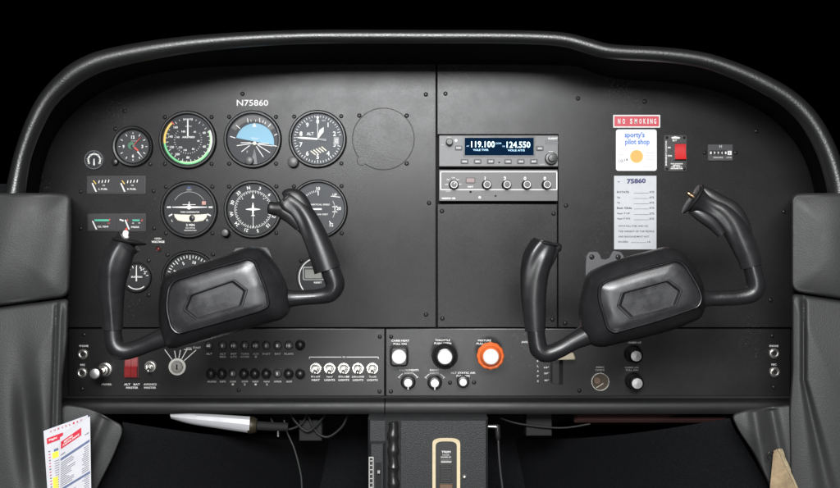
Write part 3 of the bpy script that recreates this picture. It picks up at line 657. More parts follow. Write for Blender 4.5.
# cluster gauges
def cluster(px, py, label, kind):
    t = thing('gauge_cluster', px, py, label, 'gauge', 'rectangular twin gauges')
    mb = MB(); mb.rrect(0, 0, 59, 18.4, 1, 0, .5, BLK, .3); mb.build('frame', t)
    for s_ in (-1, 1):
        mb = MB(); cx = s_ * 14.3; mb.rrect(cx, 0, 27.8, 15.6, .5, .5, .9, mat('gauge_face_charcoal', (.032, .032, .034), .6, spec=.3), .15)
        if kind == 'fuel':
            for i in range(4): mb.line(cx - 3 + i * 3.2, 1.6 + .25 * i, cx - 2.4 + i * 3.2, 4.4 + .25 * i, .8, 1.0, WHT)
            for i in range(3): mb.line(cx - 8.5 + i * .9, 4.2 - i * 1.2, cx - 7.4 + i * .9, 3.2 - i * 1.2, .8, 1.0, YEL)
            mb.text('1/2', cx + 2, -.6, 1.5, 1.0, WHT); mb.text('L FUEL' if s_ < 0 else 'R FUEL', cx + 1.4, -4.3, 1.7, 1.0, WHT, 9, .02)
        elif s_ < 0:
            mb.line(cx - 7.5, 2.2, cx + 7, 2.2, 1.9, 1.0, TEAL); mb.line(cx + 7, 2.2, cx + 8, 3.4, 1.2, 1.0, REDP); mb.text('245', cx + 6.6, -.8, 1.3, 1.0, REDP); mb.text('OIL TEMP', cx + 1, -4.2, 1.7, 1.0, WHT, 11, .02)
        else:
            mb.line(cx - 11, 3, cx - 7, 1.6, 1.3, 1.0, WHT); mb.line(cx + 1.8, 2.2, cx + 9, 2.2, 1.7, 1.0, TEAL); mb.line(cx - 3.5, 1.5, cx - 3, 3.2, 1., 1.0, REDP); mb.line(cx + 11, 1.2, cx + 11.6, 3, 1., 1.0, REDP)
            mb.text('60', cx + 2.4, -.6, 1.3, 1.0, WHT); mb.text('90', cx + 8.6, -.6, 1.3, 1.0, WHT); mb.text('PRESS', cx + 4.5, -4.6, 1.7, 1.0, WHT, 8, .02)
        mb.build('dial', t)
        x0 = cx - 10 if (kind == 'fuel' or s_ < 0) else cx - 6
        needle(t, [(x0, 1.4 if s_ < 0 or kind == 'fuel' else 2.4), (x0 + 1.2, 1.8 if s_ < 0 or kind == 'fuel' else 3), (x0 + 5.3, -7), (x0 + 3.8, -7)], o=1.2, th=.3)
    return t
cluster(116.3, 184.8, 'upper twin fuel gauge with small yellow marks near each needle', 'fuel')
cluster(116.6, 222.5, 'lower twin oil gauge with green bars above the left yoke grip', 'oil')
t = thing('warning_light', 158.5, 249, 'tiny dark red warning lamp under the words high voltage', 'lamp')
mb = MB(); mb.lathe([(3, 0), (3, .6), (2.4, 1), (2, .8)], BLK, 20); mb.build('ring', t); mb = MB(); mb.lathe([(2, .6), (1.6, 1.5), (.8, 2), (.01, 2.1)], DRED, 20); mb.build('lens', t)

# ------------------------------------------------------------------ radio stack
RX, RY = 498.4, 151.1
t = thing('com_radio', RX, RY, 'communication radio with a lit blue frequency display', 'radio')
def rl(x, y): return (x - RX, RY - y)
mb = MB(); mb.rrect(0, 0, 119, 31.2, .8, -12, 2.6, RADIO, .5); 
mb.text('VOL', *rl(449, 137.6), 1.0, 2.72, WHT, 4); mb.disc(1.4, 2.72, WHT, rl(455.9, 140.7), 16); mb.text('SQ', *rl(442.3, 145), 1.2, 2.72, DIM, 2.6); mb.text('FLIGHT', *rl(552.8, 138.7), 1.9, 2.72, WHT, 9.5, .04); mb.text('TUNE', *rl(550.5, 151.9), 1.1, 2.72, WHT, 4.5, .03); mb.text('PUSH', *rl(541.8, 164.6), 1.1, 2.72, DIM, 4.5)
mb.rrect(*rl(551.4, 142.6), 13, 4, .3, 2.4, 2.75, mat('slot_dark', (.045, .045, .05), .4), .1); mb.disc(.9, 2.72, DARK, rl(499, 162.6), 12)
mb.build('faceplate', t)
mb = MB(); mb.rrect(*rl(499, 147), 71.5, 20.4, .6, 2.4, 3.0, BLK, .2); mb.build('display_frame', t)
mb = MB(); mb.rrect(*rl(499, 146.8), 68.8, 17.6, .3, 3.0, 3.15, GLOWB, .05)
mb.text('119.100', *rl(482.8, 144.6), 6.2, 3.3, GLOW, 23.5, .012); mb.text('124.550', *rl(518.2, 145), 6.2, 3.3, GLOW, 23.5, .012)
mb.text('COM', *rl(498.2, 143.6), 1.6, 3.3, GLOWB if False else mat('dim_glow', (.3, .55, .75), .4, emit=.5), 5.5); mb.text('ACT', *rl(467.6, 146.4), 1.2, 3.3, MATS['dim_glow'], 2.6); mb.text('STB', *rl(503.4, 146.6), 1.2, 3.3, MATS['dim_glow'], 2.6)
mb.text('VOLE TWR', *rl(480.6, 150.2), 1.9, 3.3, MATS['dim_glow'], 15.5, .02); mb.text('VOLE ATIS', *rl(516, 150.6), 1.9, 3.3, MATS['dim_glow'], 17, .02)
mb.build('display', t)
for x, y, s_ in ((458.5, 148.2, 'MON'), (539.5, 148.7, '<>'), (464.4, 161.7, 'MODE'), (477.5, 161.7, 'REC'), (490.5, 161.7, 'T/F'), (507.8, 161.7, 'CHAN'), (520.6, 161.7, 'CLR'), (533.6, 161.7, 'ENT')):
    mb = MB(); mb.rrect(0, 0, 7.4, 5, .6, 2.4, 3.0, BLK, .2); mb.rrect(0, 0, 6.4, 3.9, .5, 3.0, 4.0, mat('button_grey', (.05, .05, .055), .45), .3); mb.text(s_, 0, 0, 1.4, 4.12, WHT, 4.4, .04); b = mb.build('button', t); b.location = U(*rl(x, y))
knob(t, *rl(449.2, 142.6), 3.5, 9, BLK, 'volume_knob', 2.4)
mb = MB(); mb.lathe([(6.2, 0), (6.2, 5), (5.6, 6), (4, 6.2), (3.6, 6.2), (3.6, 10), (3.2, 10.8), (.01, 11)], BLK, 32); b = mb.build('tuning_knob', t); b.location = U(*rl(550.6, 158.8), 2.4)
TX, TY = 498.2, 185.4
t = thing('transponder', TX, TY, 'transponder with a white outline and four small code knobs below the radio', 'transponder')
def tl(x, y): return (x - TX, TY - y)
mb = MB(); mb.rrect(0, 0, 118.6, 31.4, .6, -12, 2.0, XPDR, .4)
x0, y0 = tl(440.6, 171.9); x1, y1 = tl(556.6, 189.8)
mb.line(x0, y0, x1, y0, .9, 2.15, WHT); mb.line(x0, y1, x1, y1, .9, 2.15, WHT); mb.line(x0, y0, x0, y1, .9, 2.15, WHT); mb.line(x1, y0, x1, y1, .9, 2.15, WHT)
for x, s_ in ((485, '1'), (504.8, '2'), (524.8, '0'), (544.6, '0')): mb.text(s_, *tl(x, 178.6), 3.8, 2.2, WHT, bold=.03)
for x, y, s_ in ((446.4, 184.6, 'OFF'), (448.2, 179.7, 'SBY'), (453.2, 177.8, 'ON'), (457.6, 179.7, 'ALT'), (460, 184.4, 'TST')): mb.text(s_, *tl(x, y), 1.2, 2.15, WHT, 3.2)
mb.text('IDENT', *tl(470.4, 186.8), 1.5, 2.15, WHT, 5.4, .04); mb.text('NARCO 150', *tl(448.6, 198.4), 1.9, 2.15, WHT, 13.5, .05); mb.text('XPDR', *tl(448, 191.4), 1.2, 2.15, DIM, 5); mb.disc(1.3, 2.15, WHT, tl(479.6, 197.4), 14); mb.disc(1., 2.15, DARK, tl(495.4, 196), 14); mb.disc(1.2, 2.15, DARK, tl(470.5, 192), 14)
mb.build('faceplate', t)
mb = MB(); mb.rrect(*tl(470.4, 180.5), 9.4, 5.6, .6, 1.8, 2.6, BLK, .2); mb.rrect(*tl(470.4, 180.5), 8.2, 4.4, .4, 2.6, 2.8, mat('brown_red_lens', (.10, .03, .028), .25), .2); mb.build('reply_lamp', t)
for i, x in enumerate((453.7, 486.5, 506.3, 526.2, 546.1)):
    mb = MB(); mb.lathe([(5, 0), (4.9, 1.5), (4.2, 2.2), (4, 8.5), (3.6, 9.4)], BLK, 28); mb.lathe([(3.6, 9.4), (3.5, 9.9), (2.9, 9.9), (2.8, 9.5)], WHT, 28); mb.lathe([(2.8, 9.5), (.01, 9.6)], mat('button_grey', (.05, .05, .055), .45), 28)
    if i == 0: mb.line(0, .2, 1.6, 2.6, .6, 9.8, WHT)
    b = mb.build('code_knob' if i else 'mode_knob', t); b.location = U(*tl(x, 185), 1.8)

# ------------------------------------------------------------------ placards on the right
t = MB(); t.rrect(0, 0, 47, 12.8, .4, 0, .5, WHT, .1); t.rrect(0, 0, 44.6, 10.2, .2, .5, .6, SIGNR, .05)
x = -20.4
for s_, xx in zip('NO SMOKING', (-18.6, -13.6, 0, -5.6, -.6, 4.4, 8.8, 12.4, 16, 20)):
    if s_ != ' ': t.text(s_, xx * .93 - .3, 0, 5.2, .75, WHT, 1.0 if s_ == 'I' else 2.5, .03)
ob = t.build('warning_sign'); ob.location = P(636.6, 121.3); tag(ob, 'red no smoking sign with white border above the square white card', 'sign')
t = MB(); t.rrect(0, 0, 40.8, 41.4, 2.4, 0, .4, PAPER, .1)
t.text("sporty's", -1.8, 14.6, 7, .55, PBLUE, 20, .03); t.text('pilot shop', 1, 7.6, 7, .55, PBLUE, 24.5, .03)
t.disc(6.6, .5, mat('gold_edge', (.70, .42, .12), .5), (.2, -6.4), 32); t.disc(5.9, .6, GOLD, (.2, -6.4), 32)
for i in range(4): t.line(9.5, -3 - i * 2.1, 18, -3 - i * 2.1, .3, .55, GREYP)
for i in range(3): t.line(-18, -2.6 - i * 1.9, -12, -2.6 - i * 1.9, .25, .55, GREYP)
t.text('10/14', -13, -10.4, 3.2, .6, INK, 9, .01, 12); t.line(-16, -17.4, 16, -16.8, .25, .55, GREYP)
t.line(9, 1.6, -17, 1.2, .2, .55, GREYP)
ob = t.build('sticker_card'); ob.location = P(636.3, 150.1); tag(ob, 'square white rounded card with blue lettering and a gold disc under the red sign', 'sticker')
t = MB(); t.rrect(0, 0, 42.4, 73.6, .3, 0, .5, PLAC, .1)
t.text('75860', 1, 31.6, 5.2, .62, INKB, 19, .05, 2); t.line(-17.6, 30.6, -15.6, 30.8, .8, .62, INKB)
for s_, y, wd in (('ROTATE', 192.1, 12), ('Vx', 197.5, 3.4), ('Vy', 202.8, 3.4), ('Best Glide', 208, 15), ('Appr F UP', 213.6, 13), ('Appr F DN', 218.8, 13)):
    yy = 212.6 - y; t.text(s_, -18.4 + wd / 2, yy, 2.1, .62, INK, wd, .03); t.line(-1.4, yy - 1, 13.6, yy - 1, .35, .62, INK); t.text('KTS', 16.6, yy, 1.9, .62, INK, 4.6, .03)
for s_, y, wd in (('WITH FULL FUEL AND OIL', 226, 30), ('THE WEIGHT OF THE PEOPLE', 231.4, 36), ('AND BAGGAGE MUST NOT', 236.6, 31), ('EXCEED', 241.8, 10)):
    yy = 212.6 - y; t.text(s_, -17 + wd / 2, yy, 1.7, .62, INK, wd, .02)
t.line(-4.5, -30, 11, -30, .35, .62, INK); t.text('LB', 13.6, -29.2, 1.7, .62, INK, 3)
ob = t.build('weight_placard'); ob.location = P(635.2, 212.6); tag(ob, 'tall pale placard with handwritten number and printed speed lines above the right yoke', 'placard')
# emergency transmitter switch
t = thing('emergency_switch', 675.3, 153.2, 'bright red rocker switch on a small black plate right of the white card', 'switch')
mb = MB(); mb.rrect(0, 0, 22.8, 36.6, 2, 0, .9, BLK, .25)
mb.prism([(-4.4, 15.8), (-.5, 16.9), (4.6, 15.8), (4, 14.4), (-3.6, 14.4)], .9, 1.0, WHT, .02, 1); mb.text('ELT', -.8, 12.7, 1.6, 1.05, WHT, 4.4, .05)
mb.text('ARM', -6.4, 5.6, 1.5, 1.05, WHT, 3.2, .06); mb.text('ON', -5.8, -2.6, 1.5, 1.05, WHT, 4.2, .06); mb.text('EMERGENCY LOCATOR', -9.4, 0, 1.5, 1.05, WHT, 25, .03, 90)
for i, (s_, wd) in enumerate((('FOR AVIATION', 12), ('EMERGENCY', 7.5), ('USE ONLY', 11), ('UNLICENSED OPER', 12.5))): mb.text(s_, 1.2, -10.6 - i * 1.6, 1.2, 1.05, WHT, wd, .05)
mb.build('plate', t)
for x, y in ((-8.6, 15.6), (8.8, 15.6), (-8.6, -15.8), (8.8, -15.8)): add_screw(t, x, y, .9, 1.5)
mb = MB(); mb.rrect(4.2, 1.2, 12.2, 17, .5, .9, 2.2, BLK, .3); mb.build('rocker_frame', t)
mb = MB(); a = [(-1.2, -6.6), (9.6, -6.6), (9.6, 9.0), (-1.2, 9.0)]
mb.add([(-1.2, -6.6, 2), (9.6, -6.6, 2), (9.6, 9, 2), (-1.2, 9, 2), (-1.2, -6.4, 6.4), (9.6, -6.4, 6.4), (9.6, 1, 4), (-1.2, 1, 4), (9.6, 8.8, 5), (-1.2, 8.8, 5)],
       [(0, 1, 5, 4), (4, 5, 6, 7), (7, 6, 8, 9), (9, 8, 2, 3), (0, 4, 7), (0, 7, 3), (3, 7, 9), (1, 6, 5), (1, 2, 6), (2, 8, 6)], RED); mb.line(4.2, 5.8, 4.2, 2.8, .0001 + .5, 5.05, RED); mb.build('rocker', t)
# hour meter
t = thing('hour_meter', 720.2, 152.6, 'small black rectangular hour meter with white counter digits at the upper right', 'meter')
mb = MB(); mb.rrect(0, 0, 24.8, 16.6, .8, 0, 1.6, mat('meter_face', (.032, .032, .034), .4), .4); mb.rrect(0, -.4, 22, 4.8, .3, 1.6, 1.62, DARK, .01)
mb.text('H', 0, 6, 2.8, 1.75, DIM); mb.text('HOURS', -2.4, -5, 1.5, 1.75, DIM, 9.4, .03); mb.text('1/10', 8.4, -5, 1.5, 1.75, DIM, 5, .03); mb.build('case', t)
mb = MB()
for i, s_ in enumerate('19941'): mb.rrect(-9.8 + i * 3.7, -.4, 3.1, 4.1, .2, 1.62, 1.75, BLK, .05); mb.text(s_, -9.8 + i * 3.7, -.4, 2.5, 1.85, WHT, 1.4, .03)
mb.rrect(8.9, -.4, 3.9, 4.1, .2, 1.62, 1.8, WHT, .05); mb.text('5', 8.9, -.4, 2.5, 1.9, INK); mb.build('counter', t)
for x in (-15.6, 15.4): add_screw(t, x, 0, 0, 2.1)

# ------------------------------------------------------------------ lower panel controls
def base_at(px, py, prot):           # panel point straight behind a tip seen at px,py that stands prot units out
    q = P(px, py, prot * S); q.y = 0; return q
LO = .8
def jack(px, py, label):
    t = thing('headset_jack', px, py, label, 'jack', 'headset jacks at the panel ends')
    mb = MB(); mb.lathe([(5.2, LO), (5.2, LO + .7), (4.6, LO + 1.2)], CHR, 6 * 4); mb.lathe([(4.6, LO + 1.2), (3.9, LO + 1.2), (3.8, LO + 2.4), (3.2, LO + 2.8), (2.3, LO + 2.6), (2.1, LO + .8)], CHR, 28); mb.build('nut', t)
    mb = MB(); mb.disc(2.2, LO + .9, DARK); mb.build('socket', t)
for x, y, s_ in ((83.3, 354, 'nickel headset socket under the word phone at the far left'), (82.4, 372.6, 'nickel headset socket under the word mic at the far left'), (773.8, 353.2, 'nickel headset socket under the word phone at the far right'), (774.3, 371.9, 'nickel headset socket under the word mic at the far right')): jack(x, y, s_)
# primer
t = tag(empty('primer_knob', base_at(94.8, 373.6, 36)), 'shiny round primer plunger standing out beside the far left jacks', 'knob')
mb = MB(); mb.lathe([(7.2, LO), (7, LO + 1.5), (5.6, LO + 2), (5.6, LO + 6), (5, LO + 7), (3, LO + 7)], CHR, 30); mb.build('collar', t); mb = MB(); mb.lathe([(2.6, LO + 7), (2.6, 28)], CHR, 20); mb.build('shaft', t)
mb = MB(); mb.lathe([(3, 26), (5.6, 28), (6, 30), (6, 34), (5.4, 36), (4.8, 36)], BLK, 30); mb.build('knob', t); mb = MB(); mb.lathe([(4.8, 35.8), (4.7, 36.6), (3.8, 37), (.01, 37)], ALU, 30); mb.build('cap', t)
# master rocker
t = thing('master_switch', 132, 364.4, 'dark red double rocker master switch under the left yoke arm', 'switch')
mb = MB(); mb.rrect(0, 0, 15, 28, .6, LO, LO + 1.4, mat('dark_red_frame', (.05, .008, .008), .4), .4); mb.build('frame', t)
for x in (-3.2, 3.2):
    mb = MB(); w2 = 3.05
    mb.add([(x - w2, -12.6, 2), (x + w2, -12.6, 2), (x + w2, 12.4, 2), (x - w2, 12.4, 2), (x - w2, -12.2, 5.6), (x + w2, -12.2, 5.6), (x + w2, -.4, 3.4), (x - w2, -.4, 3.4), (x + w2, 12, 3.0), (x - w2, 12, 3.0), (x + w2, -3.6, 6.0), (x - w2, -3.6, 6.0)],
           [(0, 1, 5, 4), (4, 5, 10, 11), (11, 10, 6, 7), (7, 6, 8, 9), (9, 8, 2, 3), (0, 4, 11, 7), (0, 7, 9, 3), (1, 6, 10, 5), (1, 2, 8, 6)], DREDR); mb.build('rocker', t)
# toggles
def toggle_thing(px, py, label, group):
    t = thing('toggle_switch', px, py, label, 'switch', group)
    mb = MB(); mb.lathe([(6, LO), (6, LO + .6), (5.5, LO + 1.1), (4.4, LO + 1.1), (4.3, LO + 2.6), (3.7, LO + 3.2), (2.8, LO + 3.0), (2.2, LO + 2.2), (.01, LO + 2.0)], CHR, 30); mb.build('nut', t)
    mb = MB(); sweep(mb, [(0, 0, 0, .0001)] * 2, CHR) if False else None
    n = 14; vs = []; fs = []
    path = [(0, 0, LO + 2, 1.3), (0, -.9, LO + 6, 1.5), (0, -2.4, LO + 8.5, 1.8), (0, -3.2, LO + 10.4, 2.0), (0, -3.5, LO + 11.2, 1.6), (0, -3.6, LO + 11.5, .7)]
    for x, y, o_, r in path:
        for j in range(n): a = 6.28318 * j / n; vs.append((x + r * math.cos(a), y + r * math.sin(a), o_))
    for i in range(len(path) - 1):
        for j in range(n): fs.append((i * n + j, i * n + (j + 1) % n, (i + 1) * n + (j + 1) % n, (i + 1) * n + j))
    fs.append(tuple(range((len(path) - 1) * n, len(path) * n))); mb.add(vs, fs, STEEL, True); mb.build('lever', t)
    return t
tg = toggle_thing(315.8, 368.3, 'chrome toggle switch above the words pitot heat', 'chrome toggle switches in a row')
for x, s_ in ((329.8, 'chrome toggle switch above the words nav lights'), (343.9, 'chrome toggle switch above the words strobe lights'), (358.1, 'chrome toggle switch above the words landing lights'), (372.5, 'chrome toggle switch above the words taxi lights')):
    copy_thing(tg, P(x, 368.3), s_)
toggle_thing(150.6, 366.3, 'chrome toggle switch above the words avionics master, beside the red rocker', None)
# ignition
t = thing('ignition_switch', 177.5, 366.7, 'round key ignition switch with white lines fanning out above it', 'ignition switch')
mb = MB(); mb.lathe([(8.6, LO), (8.6, LO + 1), (8.2, LO + 1.4), (6.6, LO + 1.4), (6.4, LO + 1)], mat('white_ring', (.62, .62, .58), .35, rvar=.05), 40); mb.build('ring', t)
mb = MB(); mb.lathe([(6.4, LO + .6), (6.2, LO + 2), (5.4, LO + 3), (4.6, LO + 3), (4.3, LO + 2.4), (.01, LO + 2.4)], CHR, 36); mb.build('lock_cylinder', t); mb = MB(); mb.rrect(0, 0, 1.5, 5.2, .3, LO + 2.4, LO + 2.55, DARK, .02); mb.build('keyhole', t)
# circuit breakers
row1 = [(209.3, '60', 'alt', 'ALT'), (223, '5', 'alt reg', 'ALT\nREG'), (234, '10', 'int lts', 'INT\nLTS'), (245, '5', 'turn coord', 'TURN\nCOORD'), (256, '10', 'aux 1', 'AUX\n1'), (266.7, '5', 'inst', 'INST'), (277.9, '1', 'bat', 'BAT'), (289, '15', 'flaps', 'FLAPS')]
row2 = [(212, '', 'audio', 'AUDIO'), (222.9, '', 'gps', 'GPS'), (233, '5', 'com 1', 'COM\n1'), (244.9, '', 'com 2', 'COM\n2'), (255.7, '', 'nav 1', 'NAV\n1'), (267, '', 'nav 2', 'NAV\n2'), (277.8, '5', 'xpdr', 'XPDR'), (289.2, '', 'adf', 'ADF')]
CB = 'circuit breakers on the lower panel'
def breaker(px, py, label, big, digit=None):
    t = thing('circuit_breaker', px, py, label, 'circuit breaker', CB)
    mb = MB(); mb.lathe([(4.6, LO), (4.6, LO + .6), (4.1, LO + 1), (3.6, LO + 1)], BLK, 24); mb.build('collar', t)
    mb = MB(); r = 4.9 if big else 3.7
    if big: mb.lathe([(3.4, LO), (3.6, LO + 2), (r, LO + 4), (r, LO + 6), (r * .85, LO + 8), (r * .55, LO + 9.2), (r * .2, LO + 9.7), (.01, LO + 9.7)], BLK, 24)
    else: mb.lathe([(r, LO), (r, LO + 4), (r * .92, LO + 4.6), (.01, LO + 4.8)], BLK, 24)
    if digit: mb.text(digit, 0, 0, 2.8, LO + (4.95 if not big else 9.85), WHT, min(3.6, 1.9 * len(digit)), .03)
    mb.build('button', t)
for x, dg_, s_, tx in row1:
    breaker(x, 345.2, 'small black circuit breaker marked %s above the word %s in the upper row' % (dg_, s_), False, dg_)
    for k, ln in enumerate(tx.split('\n')): letter(ln, x, 353.8 + k * 2.9, 1.8, min(9, 2.0 * len(ln)), low=True, m=DIM, bold=.02)
breaker(300.8, 344.8, 'plain domed circuit breaker at the right end of the upper row', True)
for x, dg_, s_, tx in row2:
    breaker(x, 373.2, 'round black circuit breaker above the word %s in the lower row' % s_, not dg_, dg_ or None)
    for k, ln in enumerate(tx.split('\n')): letter(ln, x, 381.5 + k * 2.8, 1.8, min(9, 2.0 * len(ln)), low=True, m=DIM, bold=.02)
breaker(300.8, 373.3, 'plain domed circuit breaker at the right end of the lower row', True)
# push-pull engine controls
t = tag(empty('carburettor_heat_knob', base_at(399, 357, 26)), 'square black push knob with round white face, leftmost of the engine controls', 'knob')
mb = MB(); mb.lathe([(6, LO), (6, LO + 3), (4, LO + 4), (3, LO + 4), (3, 18)], CHR, 24); mb.build('shaft', t)
mb = MB(); mb.rrect(0, -.5, 18, 18.6, 4, 14, 24, BLK, 2); mb.build('knob', t); mb = MB(); mb.lathe([(7.0, 23.8), (7.0, 25), (6.4, 25.6), (.01, 25.8)], WCAP, 32); mb.build('cap', t)
t = tag(empty('throttle_knob', base_at(445, 357.3, 40)), 'large round black throttle knob with a white face', 'knob')
mb = MB(); mb.lathe([(8, LO), (8, LO + 5), (6.5, LO + 6), (3.6, LO + 6), (3.6, 30)], CHR, 28); mb.build('shaft', t)
mb = MB(); mb.lathe([(6, 24), (11.2, 26), (12.6, 28), (12.8, 30), (12.3, 32.4), (11.4, 33.2), (10.7, 31.6), (9.8, 33.2), (9, 37), (8.0, 38.4), (7.1, 38.6)], mat('throttle_black', (.022, .022, .023), .26), 48); mb.build('knob', t); mb = MB(); mb.lathe([(7.1, 38.4), (7.0, 39.2), (6.4, 39.8), (.01, 40)], WCAP, 36); mb.build('cap', t)
t = tag(empty('mixture_knob', base_at(491, 356.8, 42)), 'large orange mixture knob with a white face', 'knob')
mb = MB(); mb.lathe([(6.5, LO), (6.5, LO + 5), (5, LO + 6), (3.6, LO + 6), (3.6, 32)], CHR, 28); mb.build('shaft', t)
mb = MB(); n = 60; prof = [(6, 26), (11.5, 28), (13.1, 30), (13.4, 32), (13, 34), (11.8, 35), (11, 34.6), (10.2, 35.6), (9.4, 38.6), (8.2, 40.6), (7.6, 41)]
vs = []; fs = []
for j, (r, o_) in enumerate(prof):
    for i in range(n):
        a = 6.28318 * i / n; k = 1 + (.022 * (math.cos(12 * a)) if 2 <= j <= 5 else 0); vs.append((r * k * math.cos(a), r * k * math.sin(a), o_))
for j in range(len(prof) - 1):
    for i in range(n): fs.append((j * n + i, j * n + (i + 1) % n, (j + 1) * n + (i + 1) % n, (j + 1) * n + i))
mb.add(vs, fs, ORG, True); mb.build('knob', t); mb = MB(); mb.lathe([(7.6, 40.8), (7.5, 41.6), (6.8, 42.2), (.01, 42.4)], WCAP, 36); mb.build('cap', t)
for px, py, s_ in ((408.1, 383.1, 'instrument lights dimmer knob, black with a silver pointer face'), (434.8, 383.4, 'radio lights dimmer knob below the throttle, black with silver pointer face')):
    t = tag(empty('dimmer_knob', base_at(px, py, 12)), s_, 'knob', 'light dimmer knobs')
    mb = MB(); mb.lathe([(7.2, LO), (7.4, 4), (6.9, 8), (6.3, 11), (5.4, 11.6), (3.8, 11.6)], BLK, 32); mb.line(0, -3.6, 0, -6.4, .9, 11.75, WHT); mb.build('knob', t); mb = MB(); mb.lathe([(4, 11.5), (3.9, 12), (.01, 12.2)], ALU, 28); mb.rrect(0, -.6, 1.2, 5.6, .3, 12.1, 12.9, ALU, .2); mb.build('cap', t)
t = tag(empty('static_air_knob', base_at(463.2, 382.4, 16)), 'small black pull knob with a tiny white face between two screws', 'knob')
mb = MB(); mb.lathe([(4, LO), (4, 8), (6, 9), (6.2, 13), (5.4, 15), (3.6, 15.4)], BLK, 30); mb.build('knob', t); mb = MB(); mb.lathe([(3.7, 15.2), (3.5, 15.9), (.01, 16)], WCAP, 24); mb.build('cap', t)
for px, py, s_ in ((636.4, 356.2, 'upper black cabin knob with brushed silver face below the right yoke'), (637.3, 383.6, 'lower black cabin knob with brushed silver face below the right yoke')):
    t = tag(empty('cabin_air_knob', base_at(px, py, 24)), s_, 'knob', 'cabin air knobs')
    mb = MB(); mb.lathe([(8.4, LO), (8.2, LO + 2), (6, LO + 4), (4.6, LO + 5), (4.6, 10)], BLK, 32); mb.build('collar', t)
    mb = MB(); mb.lathe([(3.5, 9), (7, 11), (7.7, 14), (7.6, 19), (6.8, 22), (5.2, 23.2)], BLK, 32); mb.build('knob', t); mb = MB(); mb.lathe([(5.3, 23), (5.1, 23.8), (.01, 24)], ALU, 32); mb.build('cap', t)
# flap lever
t = thing('flap_lever', 560, 366, 'cream wedge flap lever in a slotted black plate under the right yoke arm', 'lever')
mb = MB(); mb.rrect(-8.8, -3.6, 2.0, 26, .3, LO, LO + .15, DARK, .02); mb.rrect(.8, -3.6, 4.4, 30, .4, LO, LO + .15, DARK, .02); mb.rrect(-4.2, -3, 6.8, 30, .4, LO, LO + .4, LOWER, .2); mb.build('slot_plate', t)
mb = MB(); mb.rrect(1, 12, 2.2, 3.4, .2, LO, 14, STEEL, .2); mb.build('arm', t)
mb = MB(); mb.prism([(-8, 8), (12, 8.2), (12.6, 10), (10.6, 15), (2, 16.4), (-4, 13)], 10, 22, TAN, 1.2, 3); mb.build('handle', t)
# power socket
t = thing('power_socket', 600, 381.6, 'round metal power outlet below the right yoke hub', 'socket')
mb = MB(); mb.lathe([(9.2, LO), (9.2, LO + 1), (8.9, LO + 1.6), (8.2, LO + 1.6), (8.0, LO + .4)], CHR, 40); mb.build('rim', t)
mb = MB(); mb.disc(8.2, LO + .3, mat('socket_dark_bronze', (.07, .055, .04), .4, metal=.6), n=32); mb.build('bore', t)
mb = MB(); mb.lathe([(4, LO + .3), (4, LO + 1), (3.4, LO + 1.5), (.01, LO + 1.5)], mat('socket_bronze', (.16, .11, .08), .45, metal=.6), 24, (-3, 1.2)); mb.line(-4, -6, 3, -1.5, .9, LO + 1.2, CREAM); mb.build('contact', t)

